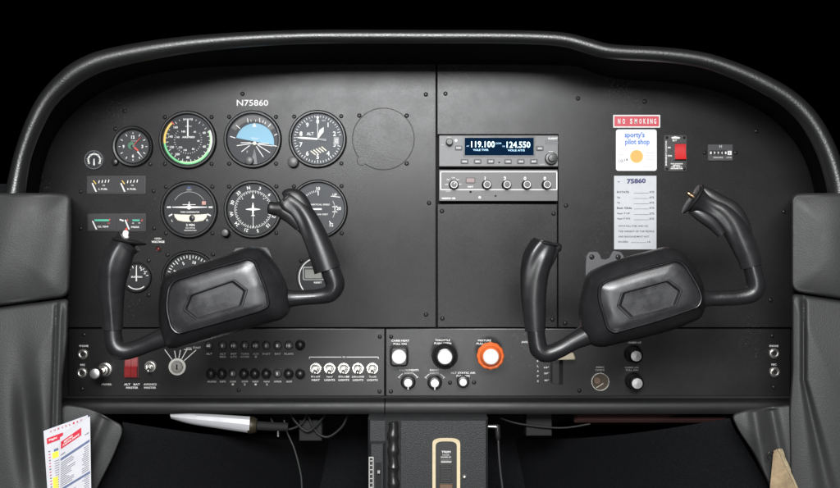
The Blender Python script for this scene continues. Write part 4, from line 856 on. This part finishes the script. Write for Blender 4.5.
# ------------------------------------------------------------------ control yokes
YD = .285
def yoke(label, hub_c, outer, platep, hexp, grips, arms, shaft_to, mount, tops):
    root = tag(empty('control_yoke', P(*hub_c, YD - .05)), label, 'control yoke', 'control yokes')
    c = hub_c; N = 240
    O = polar(roundpoly(outer, 12, 8), c, N); Pl = polar(roundpoly(platep, 11, 8), c, N); H = polar(roundpoly(hexp, 1.2, 3), c, N)
    def sc_(L, f): return [(c[0] + (x - c[0]) * f, c[1] + (y - c[1]) * f) for x, y in L]
    mb = MB()
    rings = [(sc_(O, .86), YD - .085), (sc_(O, .97), YD - .078), (O, YD - .06), (O, YD - .030), (sc_(O, .985), YD - .02), (lerp(O, Pl, .22), YD - .012), (lerp(O, Pl, .5), YD - .006), (lerp(O, Pl, .82), YD - .0005), (Pl, YD + .002)]
    loft(mb, rings, HUBM, cap=False); mb.add([P(x, y, YD - .085) for x, y in sc_(O, .86)], [tuple(range(N))], HUBM)
    mb.build_world('hub_housing', root)
    mb = MB()
    H2 = [(c[0] + (x - c[0]) * 1.0, y) for x, y in H]
    Hc = (sum(p[0] for p in hexp) / 6, sum(p[1] for p in hexp) / 6)
    def ins(L, f): return [(Hc[0] + (x - Hc[0]) * f, Hc[1] + (y - Hc[1]) * f) for x, y in L]
    rings = [(sc_(Pl, 1.0), YD - .001), (sc_(Pl, .988), YD + .0052), (sc_(Pl, .976), YD + .0068), (sc_(Pl, .964), YD + .0066), (sc_(Pl, .945), YD + .0012), (sc_(Pl, .92), YD + .0002),
             (lerp(sc_(Pl, .92), ins(H, 1.12), .3), YD + .0024), (lerp(sc_(Pl, .92), ins(H, 1.12), .65), YD + .0032), (ins(H, 1.12), YD + .0034), (ins(H, 1.09), YD + .0046), (ins(H, 1.05), YD + .0046), (ins(H, 1.01), YD + .0034), (ins(H, .95), YD - .0014), (ins(H, .90), YD - .0014), (ins(H, .4), YD - .0012)]
    loft(mb, rings, HUBP); mb.build_world('hub_plate', root)
    for a in arms:
        mb = MB(); sweep(mb, pxs(a, YD - .03), TUBE, n=28, k=6); mb.build_world('arm_tube', root)
    for g, tp, rf in zip(grips, tops, (0, 1)):
        mb = MB()
        def ridge(t_, th, rf=rf, tp=tp):
            v = 1 + .085 * math.exp(-(((th - (1.2 + tp['tw'] * t_)) + math.pi) % (2 * math.pi) - math.pi) ** 2 / .06)
            v -= tp.get('dent', .10) * math.exp(-(((th - (1.75 + tp['tw'] * t_)) + math.pi) % (2 * math.pi) - math.pi) ** 2 / .12) * math.exp(-((t_ - .35) / .3) ** 2)
            return v
        pp = pxs(g, YD - .03); sweep(mb, pp, GRIP, n=64, k=8, flat=.95, ridge=ridge)
        for fl_ in tp.get('flaps', []): sweep(mb, pxs(fl_, YD - .028), GRIP, n=24, k=6, flat=.8)
        # rounded rim where the rubber ends above the tube
        gr = mb.build_world('grip', root)
        x, y, r, dx, dy = tp['cap']
        mb = MB(); q = P(x, y, YD - .03); ax = Vector((dx, 0, dy)).normalized()
        L = [(*(q + ax * (u_ * S)), rr * S) for u_, rr in ((-3, r * .55), (-1.6, r * .95), (-.6, r * 1.06), (.4, r * 1.08), (1.4, r * .9), (2.2, r * .5))]
        sweep(mb, L, GRIP, n=40, k=3); mb.build_world('grip_cap', root)
        if tp.get('horn'):
            mb = MB(); sweep(mb, pxs(tp['horn'], YD - .03), BLK, n=24, k=5); mb.build_world('thumb_switch', root)
        if tp.get('button'):
            bx, by, br, bm = tp['button']; q = P(bx, by, YD - .03); mb = MB()
            L = [(*(q + ax * (u_ * S)), rr * S * .83) for u_, rr in ((-4, br * 1.25), (-1, br * 1.25), (-.9, br), (.6 if bm is BRASS else 2, br), (1.4 if bm is BRASS else 3.2, br * .7), (2 if bm is BRASS else 3.8, br * .2))]
            sweep(mb, L, bm, n=20, k=1); mb.build_world('push_button', root)
            if bm is WHT:
                mb = MB(); L = [(*(q + ax * (u_ * S)), rr * S * .83) for u_, rr in ((3.6, 1.2), (5, 1.2), (5.8, .4))]; sweep(mb, L, REDP, n=12, k=1); mb.build_world('button_tip', root)
    # column from hub to panel
    mb = MB(); A = P(*hub_c, YD - .08); B = Vector((A.x, 0.02, A.z)); sweep(mb, [(*A, .014), (*B, .014)], CHR, n=24, k=1); mb.build_world('column', root)
    cpx = (A.x / S + 420, 244 - (A.z - ZC) / S)
    return root, cpx
WB = WHT
lroot, lc = yoke('left black control yoke with curved grips and hexagon recess in its hub, tilted', (226, 299),
    [(164, 275), (200, 263), (250, 246), (262, 247), (276, 262), (288, 284), (291, 312), (284, 319), (230, 334), (176, 349), (165, 348), (160, 336), (158, 310), (160, 285)],
    [(167.5, 281.5), (210, 268), (249, 257), (256, 260), (268, 290), (270.5, 306), (262, 311), (220, 323), (176, 335), (169, 328), (164.5, 308)],
    [(191.7, 295.3), (232.3, 281.3), (244.7, 290.8), (240.2, 305.4), (197.4, 317.8), (186, 308.8)],
    [[(129.5, 241, 14.2), (127, 243.5, 13.4), (123, 248, 13.2), (118, 257, 15), (114, 268, 15.7), (112, 281, 14.2), (111.6, 297, 12.5), (112, 313, 11.2), (112.7, 330, 10.2)],
     [(284, 200, 10), (289, 203, 12), (298, 209, 11.6), (306, 219, 11.6), (313, 232, 12), (319, 245, 12.4), (324, 258, 12.8), (328, 270, 13)]],
    [[(112.5, 318, 8.6), (113, 335, 8.8), (115.5, 346, 9.2), (123, 351, 9), (135, 349, 8.4), (150, 343, 8.8), (172, 334, 11)],
     [(327, 262, 9.5), (332, 274, 9.8), (335, 285, 9.6), (330, 293.5, 8.8), (318, 296.5, 7.8), (303, 297.5, 7.8), (292, 298, 9), (278, 299, 13)]],
    None, None,
    [dict(tw=.6, dent=.05, cap=(129.5, 240.8, 13.6, .17, .98), button=(125.5, 234.5, 3.0, WHT)),
     dict(tw=-1.1, dent=.16, cap=(286.5, 199, 8, -.75, .66), flaps=[[(308, 216, 6), (303, 206, 8), (296, 198, 8.6), (288, 195.5, 7), (283.5, 197, 4)], [(300, 226, 6), (291, 216, 8), (283, 211, 8), (277, 211, 5.5)]], horn=[(290, 209, 8.5), (282, 209, 7.6), (274, 208.5, 6.6), (269.5, 207.5, 6.2), (268, 207.2, 4)])])
rroot, rc = yoke('right black control yoke with curved grips in front of the placard and flap lever', (648, 298),
    [(586, 273), (600, 266), (625, 257), (667, 246), (682, 250), (694, 264), (704, 284), (706, 306), (702, 318), (674, 330), (640, 339), (601, 348), (590, 345), (580, 328), (578, 312), (581, 292)],
    [(598, 285), (606, 280), (640, 269), (678, 259), (686, 264), (700, 287), (703.5, 299), (700, 307), (660, 321), (613, 334), (606, 329), (597, 298)],
    [(624, 293), (667, 281.3), (679.4, 290.8), (673.8, 305.4), (632, 316.7), (620, 305.4)],
    [[(545, 242.5, 13), (543, 247, 14.2), (538.5, 257, 15.4), (535.5, 268, 14.8), (534, 280, 13.8), (533.6, 297, 12.6), (534.4, 313, 11.4), (535.4, 331, 10)],
     [(693, 199, 15), (697, 200.6, 13.4), (703, 203.5, 11.2), (711, 207.5, 10.8), (721, 213, 12), (731, 223, 12.6), (738, 234, 12.6), (745, 248, 12.4), (749, 257, 11.8), (752, 266, 11)]],
    [[(535, 320, 8.6), (536.5, 338, 9), (539, 349, 9.4), (547, 353.5, 9), (560, 349, 8.6), (574, 341, 9), (592, 332, 12)],
     [(750, 258, 9), (754, 272, 9.4), (756.5, 285, 9.6), (752, 293.5, 8.8), (740, 297, 8), (724, 298, 7.8), (708, 298.5, 8), (694, 299, 12)]],
    None, None,
    [dict(tw=-.9, dent=.14, cap=(545, 243, 10.8, .22, .97), flaps=[[(535, 262, 6), (533.5, 252, 6), (533, 244, 4), (532.5, 239.5, 2)], [(541, 274, 5), (547, 262, 6.5), (552, 253, 6), (557, 248, 3.4)]], horn=[(548, 249, 7), (554, 248, 5.6), (559, 247.6, 4.6), (561.5, 247.8, 3)]),
     dict(tw=-1.0, dent=.16, cap=(693, 199, 13.6, -.82, .57), flaps=[[(690, 209, 4.5), (697, 212, 6.5), (705, 217, 7.5), (714, 224, 7), (722, 234, 5)], [(702, 189, 4), (709, 195, 6.5), (720, 202, 7.5), (733, 210, 8), (742, 222, 7), (748, 236, 5)]], button=(688.5, 193.5, 2.2, BRASS))])
# bearing plates where the columns meet the panel
def bearing(px, py, label):
    t = thing('column_bearing_plate', px, py, label, 'bearing plate', 'bearing plates behind the yokes')
    mb = MB(); pts = [(-22, -20), (-22, 16), (-21, 26), (-18, 30), (-10, 30.5), (-7, 27), (-6, 23.5), (-2, 22.5), (2, 24), (4, 28), (6, 31), (13, 30.5), (16, 27), (18, 22), (22, 14), (22, -20), (14, -28), (-14, -28)]
    mb.prism(pts, 0, 2.6, BRK, .5); mb.build('plate', t)
    for x in (-15.6, 10.6): add_screw(t, x, 25, 2.6, 2.6)
bearing(607, 282, 'grey metal column plate with two screws above the right yoke hub')
bearing(254, 278, 'grey metal column plate peeking out above the left yoke hub')

# ------------------------------------------------------------------ under the panel
# pedestal
pd = tag(empty('centre_pedestal', P(430, 488, .06)), 'grey black hammered metal pedestal below the middle of the panel', 'pedestal')
def wbox(mb, x0, x1, y0, y1, d0, d1, m, bev=.0015):
    # box whose front face fills the given window at depth d1
    a = P(x0, y0, d1); b = P(x1, y1, d1); X0, X1, Z1, Z0 = a.x, b.x, a.z, b.z; b_ = bev
    vs = []
    for Y, i in ((-d0, 0), (-(d1 - b_), 0), (-d1, b_)):
        vs += [(X0 + i, Y, Z0 + i), (X1 - i, Y, Z0 + i), (X1 - i, Y, Z1 - i), (X0 + i, Y, Z1 - i)]
    fs = [(8, 9, 10, 11), (0, 3, 2, 1)]
    for k in (0, 4):
        for i in range(4): j = (i + 1) % 4; fs.append((k + i, k + j, k + 4 + j, k + 4 + i))
    mb.add(vs, fs, m)
mb = MB(); wbox(mb, 368, 488, 418.5, 640, -.15, .06, GRANU, .003); mb.build_world('housing', pd)
mb = MB(); wbox(mb, 369, 385, 442, 640, .0595, .068, GRANU, .003); mb.build_world('side_cheek', pd)
mb = MB(); wbox(mb, 385, 401, 421, 640, .0595, .0605, DARK, .0003); mb.build_world('slot', pd)
mb = MB(); L = []
for i in range(60):
    y = 422 + i * 3; ph = (y - 422) % 16; r = 4.6 if ph < 11 else 5.8
    L.append((393.2 + .4 * math.sin(i), y, r, .066))
sweep(mb, pxs(L, .066), CHAIN, n=20, k=1); mb.build_world('trim_wheel', pd)
mb = MB(); wbox(mb, 368.8, 373.6, 457, 500, .068, .0686, DIM, .0003); wbox(mb, 369.6, 372.8, 458, 500, .0686, .0688, BLK, .0001)
for i in range(9):
    a = P(371.2, 461 + i * 4.4, .0690); mb.add([a + Vector((-.0014, 0, -.0006)), a + Vector((.0014, 0, -.0006)), a + Vector((.0014, 0, .0006)), a + Vector((-.0014, 0, .0006))], [(0, 1, 2, 3)], DIM)
mb.build_world('trim_scale', pd)
mb = MB(); wbox(mb, 375.5, 381.5, 463, 500, .068, .069, DARK, .0003); mb.build_world('pointer_slot', pd); mb = MB(); wbox(mb, 377, 380.4, 470, 474, .069, .073, STEEL, .0006); mb.build_world('trim_pointer', pd)
fu = tag(empty('selector_cover', P(446, 488, .062)), 'black selector insert framed by a beige arch on the pedestal', 'selector')
def archpts(x0, x1, y0, y1, r, n=12):
    pts = [(x0, y1)]; cx = (x0 + x1) / 2
    for i in range(n + 1):
        a = math.pi - math.pi * i / n; pts.append((cx + (x1 - x0) / 2 * (abs(math.cos(a)) ** .6) * (1 if math.cos(a) > 0 else -1), y0 + r - r * math.sin(a) ** .8))
    pts.append((x1, y1)); return pts
def ribbon(mb, pa, pb, d0, d1, m):
    n = len(pa); vs = []
    for pts, d in ((pa, d0), (pa, d1), (pb, d1 - .001), (pb, d0)): vs += [P(x, y, d) for x, y in pts]
    mb.add(vs, [(k * n + i, (k + 1) * n + i, (k + 1) * n + i + 1, k * n + i + 1) for k in range(3) for i in range(n - 1)], m, True)
mb = MB(); ribbon(mb, archpts(432.4, 460.2, 438, 640, 6), archpts(435.6, 456.8, 441.4, 640, 5), .060, .067, BEIGE); mb.build_world('arch_trim', fu)
mb = MB(); wbox(mb, 435, 457.5, 441, 640, .06, .0625, BLK, .0004)
mb.build_world('insert', fu)
def wtext(mb, s_, px, py, h, wd, d, m):
    vs, fs, tw, th = text_mesh(s_, .02); k = (D - d) / D; c = P(px, py, d)
    mb.add([c + Vector((x * wd / tw * S * k, 0, y * h / th * S * k)) for x, y in vs], fs, m)
mb = MB(); wtext(mb, 'TRIM', 446, 452, 2.2, 9, .0632, WHT); wtext(mb, 'NOSE', 446, 455, 1.5, 7, .0632, DIM); wtext(mb, 'DOWN UP', 446, 457.2, 1.4, 10, .0632, WHT); mb.build_world('lettering', fu)
mb = MB(); wbox(mb, 440.5, 452, 460.4, 463.4, .0625, .0665, STEEL, .0006); mb.build_world('latch', fu)
mb = MB()
for i in range(7): wbox(mb, 440, 451.6, 465.4 + i * 2.6, 467.2 + i * 2.6, .0625, .0645, mat('ribbed_black', (.03, .03, .03), .35), .0006)
mb.build_world('ribbed_slide', fu)
mb = MB(); wbox(mb, 439.6, 452.6, 484.5, 500, .0625, .0665, mat('brown_wood', (.13, .07, .04), .4, var=.2, vscale=120), .0006); mb.build_world('wood_insert', fu)
ob = MB(); ob.lathe([(2.6, 0), (2.4, 1), (1.4, 2), (.01, 2.3)], CHR, 20); ob = ob.build('rivet', pd); ob.location = P(464.6, 477, .0602) - pd.location
# door/brake handle silver blade
t = tag(empty('brake_handle', P(255, 424, .03)), 'polished silver tapered handle sticking out under the panel at left', 'handle')
mb = MB(); top = [(170, 414.2), (190, 413.6), (215, 414.4), (250, 416.6)]; bot = [(171, 418.8), (190, 424), (215, 428), (249, 433)]
tt = catmull(top, 6); bb = catmull(bot, 6); n = len(tt); vs = []
for f, d in ((0, .03), (.0, .045), (.2, .052), (.5, .055), (.8, .052), (1, .045), (1, .03)):
    for a, b in zip(tt, bb): vs.append(P(a[0] + (b[0] - a[0]) * f, a[1] + (b[1] - a[1]) * f, d))
mb.add(vs, [(k * n + i, (k + 1) * n + i, (k + 1) * n + i + 1, k * n + i + 1) for k in range(6) for i in range(n - 1)] + [tuple(k * n + n - 1 for k in range(7)), tuple(k * n for k in range(7))[::-1]], mat('polished_aluminium', (.80, .80, .82), .36, metal=.25, rvar=.1, bump=.1, bscale=150), True)
mb.build_world('blade', t)
mb = MB(); sweep(mb, pxs([(249, 425, 8.6), (251, 425.2, 8.6), (254, 425.4, 8), (257, 425.6, 6.6)], .04), mat('aged_brass', (.04, .032, .018), .5, metal=.4), n=24, k=3); mb.build_world('ferrule', t)
mb = MB(); sweep(mb, pxs([(256, 425.6, 4.6), (270, 426.5, 4.4), (284, 428, 4.2, -.05)] if False else [(256, 425.6, 4.6), (272, 426.5, 4.4), (288, 427, 4.2)], .036), DARK, n=18, k=2); mb.build_world('shaft', t)
# wires and clutter
def cable(name, L, d, m, label, cat='cable', n=10):
    mb = MB(); sweep(mb, pxs(L, d), m, n=n, k=8); ob = mb.build_world(name); return tag(ob, label, cat)
cable('hanging_wire', [(284, 420, .9), (287, 432, .9), (294, 448, .9), (299, 466, .9), (301.5, 480, .9), (302, 500, .9)], .0, WIRE, 'thin grey wire hanging in the dark left of the pedestal')
t = tag(empty('plug_cable', P(498, 430, .04)), 'grey cable with an angled plug leaving the right side of the pedestal', 'cable')
mb = MB(); sweep(mb, pxs([(488, 426.6, 1.9), (491, 426.6, 1.9), (494, 426.8, 2.2), (498, 427, 2.6)], .045), STEEL, n=14, k=2); mb.build_world('plug', t)
mb = MB(); sweep(mb, pxs([(497.4, 425, 2.6), (497.6, 430, 2.8), (498, 437, 2.6), (498.2, 440, 1.5)], .045), CHAIN, n=14, k=2); mb.build_world('elbow', t)
mb = MB(); sweep(mb, pxs([(498.2, 438, 1.1), (499, 455, 1.1), (500.5, 472, 1.1), (503, 492, 1.1), (505, 510, 1.1)], .045), WIRE, n=10, k=5); mb.build_world('cord', t)
mb = MB(); wbox(mb, 575, 728, 412, 423, -.12, -.02, MAROON, .004); ob = mb.build_world('heater_duct'); tag(ob, 'dark maroon cloth covered duct under the right side of the panel', 'duct')
t = tag(empty('wire_bundle', P(340, 425, -.05)), 'dim bundle of wires and brackets under the panel left of the pedestal', 'wiring')
rr = random.Random(3)
for i in range(3):
    x = 268 + i * 20; y = 416 + rr.random() * 6; mb = MB()
    sweep(mb, pxs([(x, y - 6, 1.2), (x + 8, y + 6 + rr.random() * 8, 1.2), (x + 20, y + 10 + rr.random() * 6, 1.2), (x + 34, y + rr.random() * 10, 1.2), (x + 40, y - 8, 1.2)], -.02 - .01 * rr.random()), DWIRE, n=8, k=5); mb.build_world('wire', t)
mb = MB(); wbox(mb, 299, 322, 420, 441, -.06, -.035, mat('clutter_metal', (.009, .009, .010), .7, metal=.2), .001); mb.build_world('bracket', t)
mb = MB(); wbox(mb, 277, 279, 430, 437, -.02, .0, STEEL, .0004); mb.build_world('bracket', t)
t = tag(empty('hanging_bracket', P(538, 430, -.04)), 'dim dark metal bracket hanging under the panel right of the pedestal', 'bracket')
mb = MB(); wbox(mb, 526, 552, 410, 436, -.07, -.04, MATS['clutter_metal'], .001); mb.build_world('plate', t)
mb = MB(); sweep(mb, pxs([(500, 418, 1), (520, 424, 1), (560, 428, 1), (590, 424, 1)], -.03), DWIRE, n=8, k=5); mb.build_world('wire', t)

# papers in the left pocket
def sheet(mb, quad, d, m, th=.0007, thm=None, nx=8, curve=0.):
    # quad corners px: TL, TR, BR, BL with own depth tuples
    A, B, C_, D_ = [P(q[0], q[1], d + (q[2] if len(q) > 2 else 0)) for q in quad]
    vs = []
    for j in range(nx + 1):
        v = j / nx
        for i in range(nx + 1):
            u = i / nx; p = A.lerp(B, u).lerp(D_.lerp(C_, u), v); p.y -= curve * math.sin(math.pi * u); vs.append(p)
    n = nx + 1
    mb.add(vs, [(j * n + i, (j + 1) * n + i, (j + 1) * n + i + 1, j * n + i + 1) for j in range(nx) for i in range(nx)], m, True)
    bk_ = [v + Vector((0, th, 0)) for v in vs]
    mb.add(bk_, [(j * n + i, j * n + i + 1, (j + 1) * n + i + 1, (j + 1) * n + i) for j in range(nx) for i in range(nx)], m, True)
    bd = [i for i in range(n)] + [(j + 1) * n - 1 for j in range(1, n)] + [n * n - 1 - i for i in range(1, n)] + [(n - 1 - j) * n for j in range(1, n - 1)]
    allv = [vs[i] for i in bd] + [bk_[i] for i in bd]; nb = len(bd)
    mb.add(allv, [(i, (i + 1) % nb, nb + (i + 1) % nb, nb + i) for i in range(nb)], thm or m)
def qp(quad, u, v, d, off=0., curve=0.):
    A, B, C_, D_ = [P(q[0], q[1], d) for q in quad]; p = A.lerp(B, u).lerp(D_.lerp(C_, u), v); p.y -= curve * math.sin(math.pi * u) + off; return p
def patch(mb, quad, u0, u1, v0, v1, d, m, off=.0005, curve=0.):
    k = 6; vs = [qp(quad, u0 + (u1 - u0) * i / k, v, d, off, curve) for v in (v0, v1) for i in range(k + 1)]
    mb.add(vs, [(i, i + 1, k + 2 + i, k + 1 + i) for i in range(k)], m)
def qtext(mb, s_, quad, u, v, wu, hv, d, m, off=.0008, curve=0.):
    vs, fs, tw, th = text_mesh(s_, .02); mb.add([qp(quad, u + x * wu / tw, v - y * hv / th, d, off, curve) for x, y in vs], fs, m)
bd_ = .200
Q1 = [(43.5, 431), (88, 415), (90, 512), (50, 530)]; mb = MB(); sheet(mb, Q1, bd_, CHK, .004, PURP, curve=-.002)
cv = -.002
patch(mb, Q1, .06, .42, .085, .145, bd_, SIGNR, curve=cv)
for i in range(9): qtext(mb, 'CHECKLIST'[i], Q1, .16 + i * .085, .03, .04, .018, bd_, SIGNR, curve=cv)
qtext(mb, 'Flight', Q1, .2, .115, .18, .025, bd_, WHT, off=.001, curve=cv)
patch(mb, Q1, .16, .3, .25, .31, bd_, YHL, curve=cv); patch(mb, Q1, .2, .3, .22, .245, bd_, GBLUE, curve=cv); patch(mb, Q1, .14, .26, .5, .62, bd_, YHL, curve=cv)
for i in range(22): patch(mb, Q1, .08, .12, .22 + i * .03, .228 + i * .03, bd_, SIGNR if i % 3 else INK, curve=cv, off=.0007); patch(mb, Q1, .2, .32, .34 + i * .024, .346 + i * .024, bd_, GREYP, curve=cv, off=.0007)
ob = mb.build_world('checklist_booklet'); tag(ob, 'rear white checklist booklet with red header and yellow highlights in the left side pocket', 'booklet', 'checklists in the side pocket')
Q2 = [(60, 437.5), (90, 416.2), (91.5, 512), (58, 530)]; mb = MB(); sheet(mb, Q2, bd_ + .012, CHK, .001, curve=.0015); cv = .0015; bd2 = bd_ + .012
patch(mb, Q2, .04, .72, .055, .135, bd2, SIGNR, curve=cv); qtext(mb, 'BEFORE', Q2, .30, .08, .3, .022, bd2, WHT, off=.001, curve=cv); qtext(mb, 'STARTING ENGINE', Q2, .38, .11, .55, .022, bd2, WHT, off=.001, curve=cv)
qtext(mb, 'PAGE', Q2, .9, .16, .12, .012, bd2, INK, curve=cv); qtext(mb, 'CHECK', Q2, .12, .20, .16, .014, bd2, INK, curve=cv)
patch(mb, Q2, .04, .98, .235, .262, bd2, GBLUE, curve=cv); patch(mb, Q2, .04, .98, .565, .59, bd2, GBLUE, curve=cv)
rr = random.Random(5)
for i in range(26):
    v = .285 + i * .021
    if .55 < v < .6: continue
    patch(mb, Q2, .05, .25 + .3 * rr.random(), v, v + .006, bd2, GREYP, curve=cv, off=.0007); patch(mb, Q2, .72 + .1 * rr.random(), .95, v, v + .006, bd2, GREYP, curve=cv, off=.0007)
ob = mb.build_world('checklist_card'); tag(ob, 'front white checklist sheet with red banner and grey bars in the left side pocket', 'checklist', 'checklists in the side pocket')
# tan wooden block lower right
t = tag(empty('wooden_block', P(785, 488, .16)), 'tan worn wooden wedge with a small metal hook at the lower right corner', 'wooden block')
mb = MB(); f = [(774, 449.5), (779, 448.2), (802, 492), (815, 540), (776, 540), (770.5, 484)]
vs = [P(x, y, .17) for x, y in f] + [P(x + 4, y + 1, .14) for x, y in f]; 
f1 = [(773.5, 451), (777, 449), (799, 495), (812, 540), (772, 540), (770, 487)]
n = 6; mb.add([P(x, y, .193) for x, y in f1] + [P(x + 6, y - 1.5, .155) for x, y in f1], [tuple(range(n))[::-1]] + [(i, (i + 1) % n, n + (i + 1) % n, n + i) for i in range(n)] + [tuple(range(n, 2 * n))], WOOD)
mb.build_world('block', t)
mb = MB()
for k in range(5): 
    a = P(778.5 + k * .9, 449 + 0 * k, .189 - .006 * k); b = P(803 + k * 1.2, 503, .189 - .006 * k); sweep(mb, [(*a, .0012), (*b, .0012)], mat('pale_edge', (.33, .27, .17), .6, var=.4, vscale=120), n=8, k=1)
mb.build_world('layered_edge', t)
mb = MB(); sweep(mb, pxs([(773.5, 452.5, .9), (770, 452, .9), (768, 454, .9), (768, 458, .9), (769.4, 460, .9)], .196), SCR, n=10, k=4); mb.build_world('hook', t)

# ------------------------------------------------------------------ pieces of parts go one level below their part
SUB = {'needle': 'dial', 'hand_tip': 'dial', 'hub_cap': 'dial', 'miniature_airplane': 'dial', 'slip_tube': 'dial', 'slip_ball': 'dial', 'airplane_outline': 'dial', 'pointer_mask': 'dial',
       'cap': 'knob', 'grip_cap': 'grip', 'push_button': 'grip', 'button_tip': 'grip', 'thumb_switch': 'grip', 'hub_plate': 'hub_housing', 'button': 'faceplate', 'display': 'display_frame', 'lens': 'ring',
       'counter': 'case', 'socket': 'nut', 'keyhole': 'lock_cylinder', 'trim_pointer': 'pointer_slot', 'wood_insert': 'insert', 'lettering': 'insert', 'rocker': 'rocker_frame', 'contact': 'bore'}
def mid(o):
    v = [Vector(c) for c in o.bound_box]; return sum(v, Vector()) / 8 + o.location
for root in [o for o in COL.objects if o.parent is None and o.type == 'EMPTY']:
    kids = list(root.children)
    for c in kids:
        want = SUB.get(c.name.split('.')[0])
        if root.get('category') == 'circuit breaker' or (want == 'knob' and c.name.split('.')[0] != 'cap'): continue
        cand = [k for k in kids if want and k.name.split('.')[0] == want and k is not c]
        if cand:
            p = min(cand, key=lambda k: (mid(k) - mid(c)).length); c.parent = p; c.location = c.location - p.location
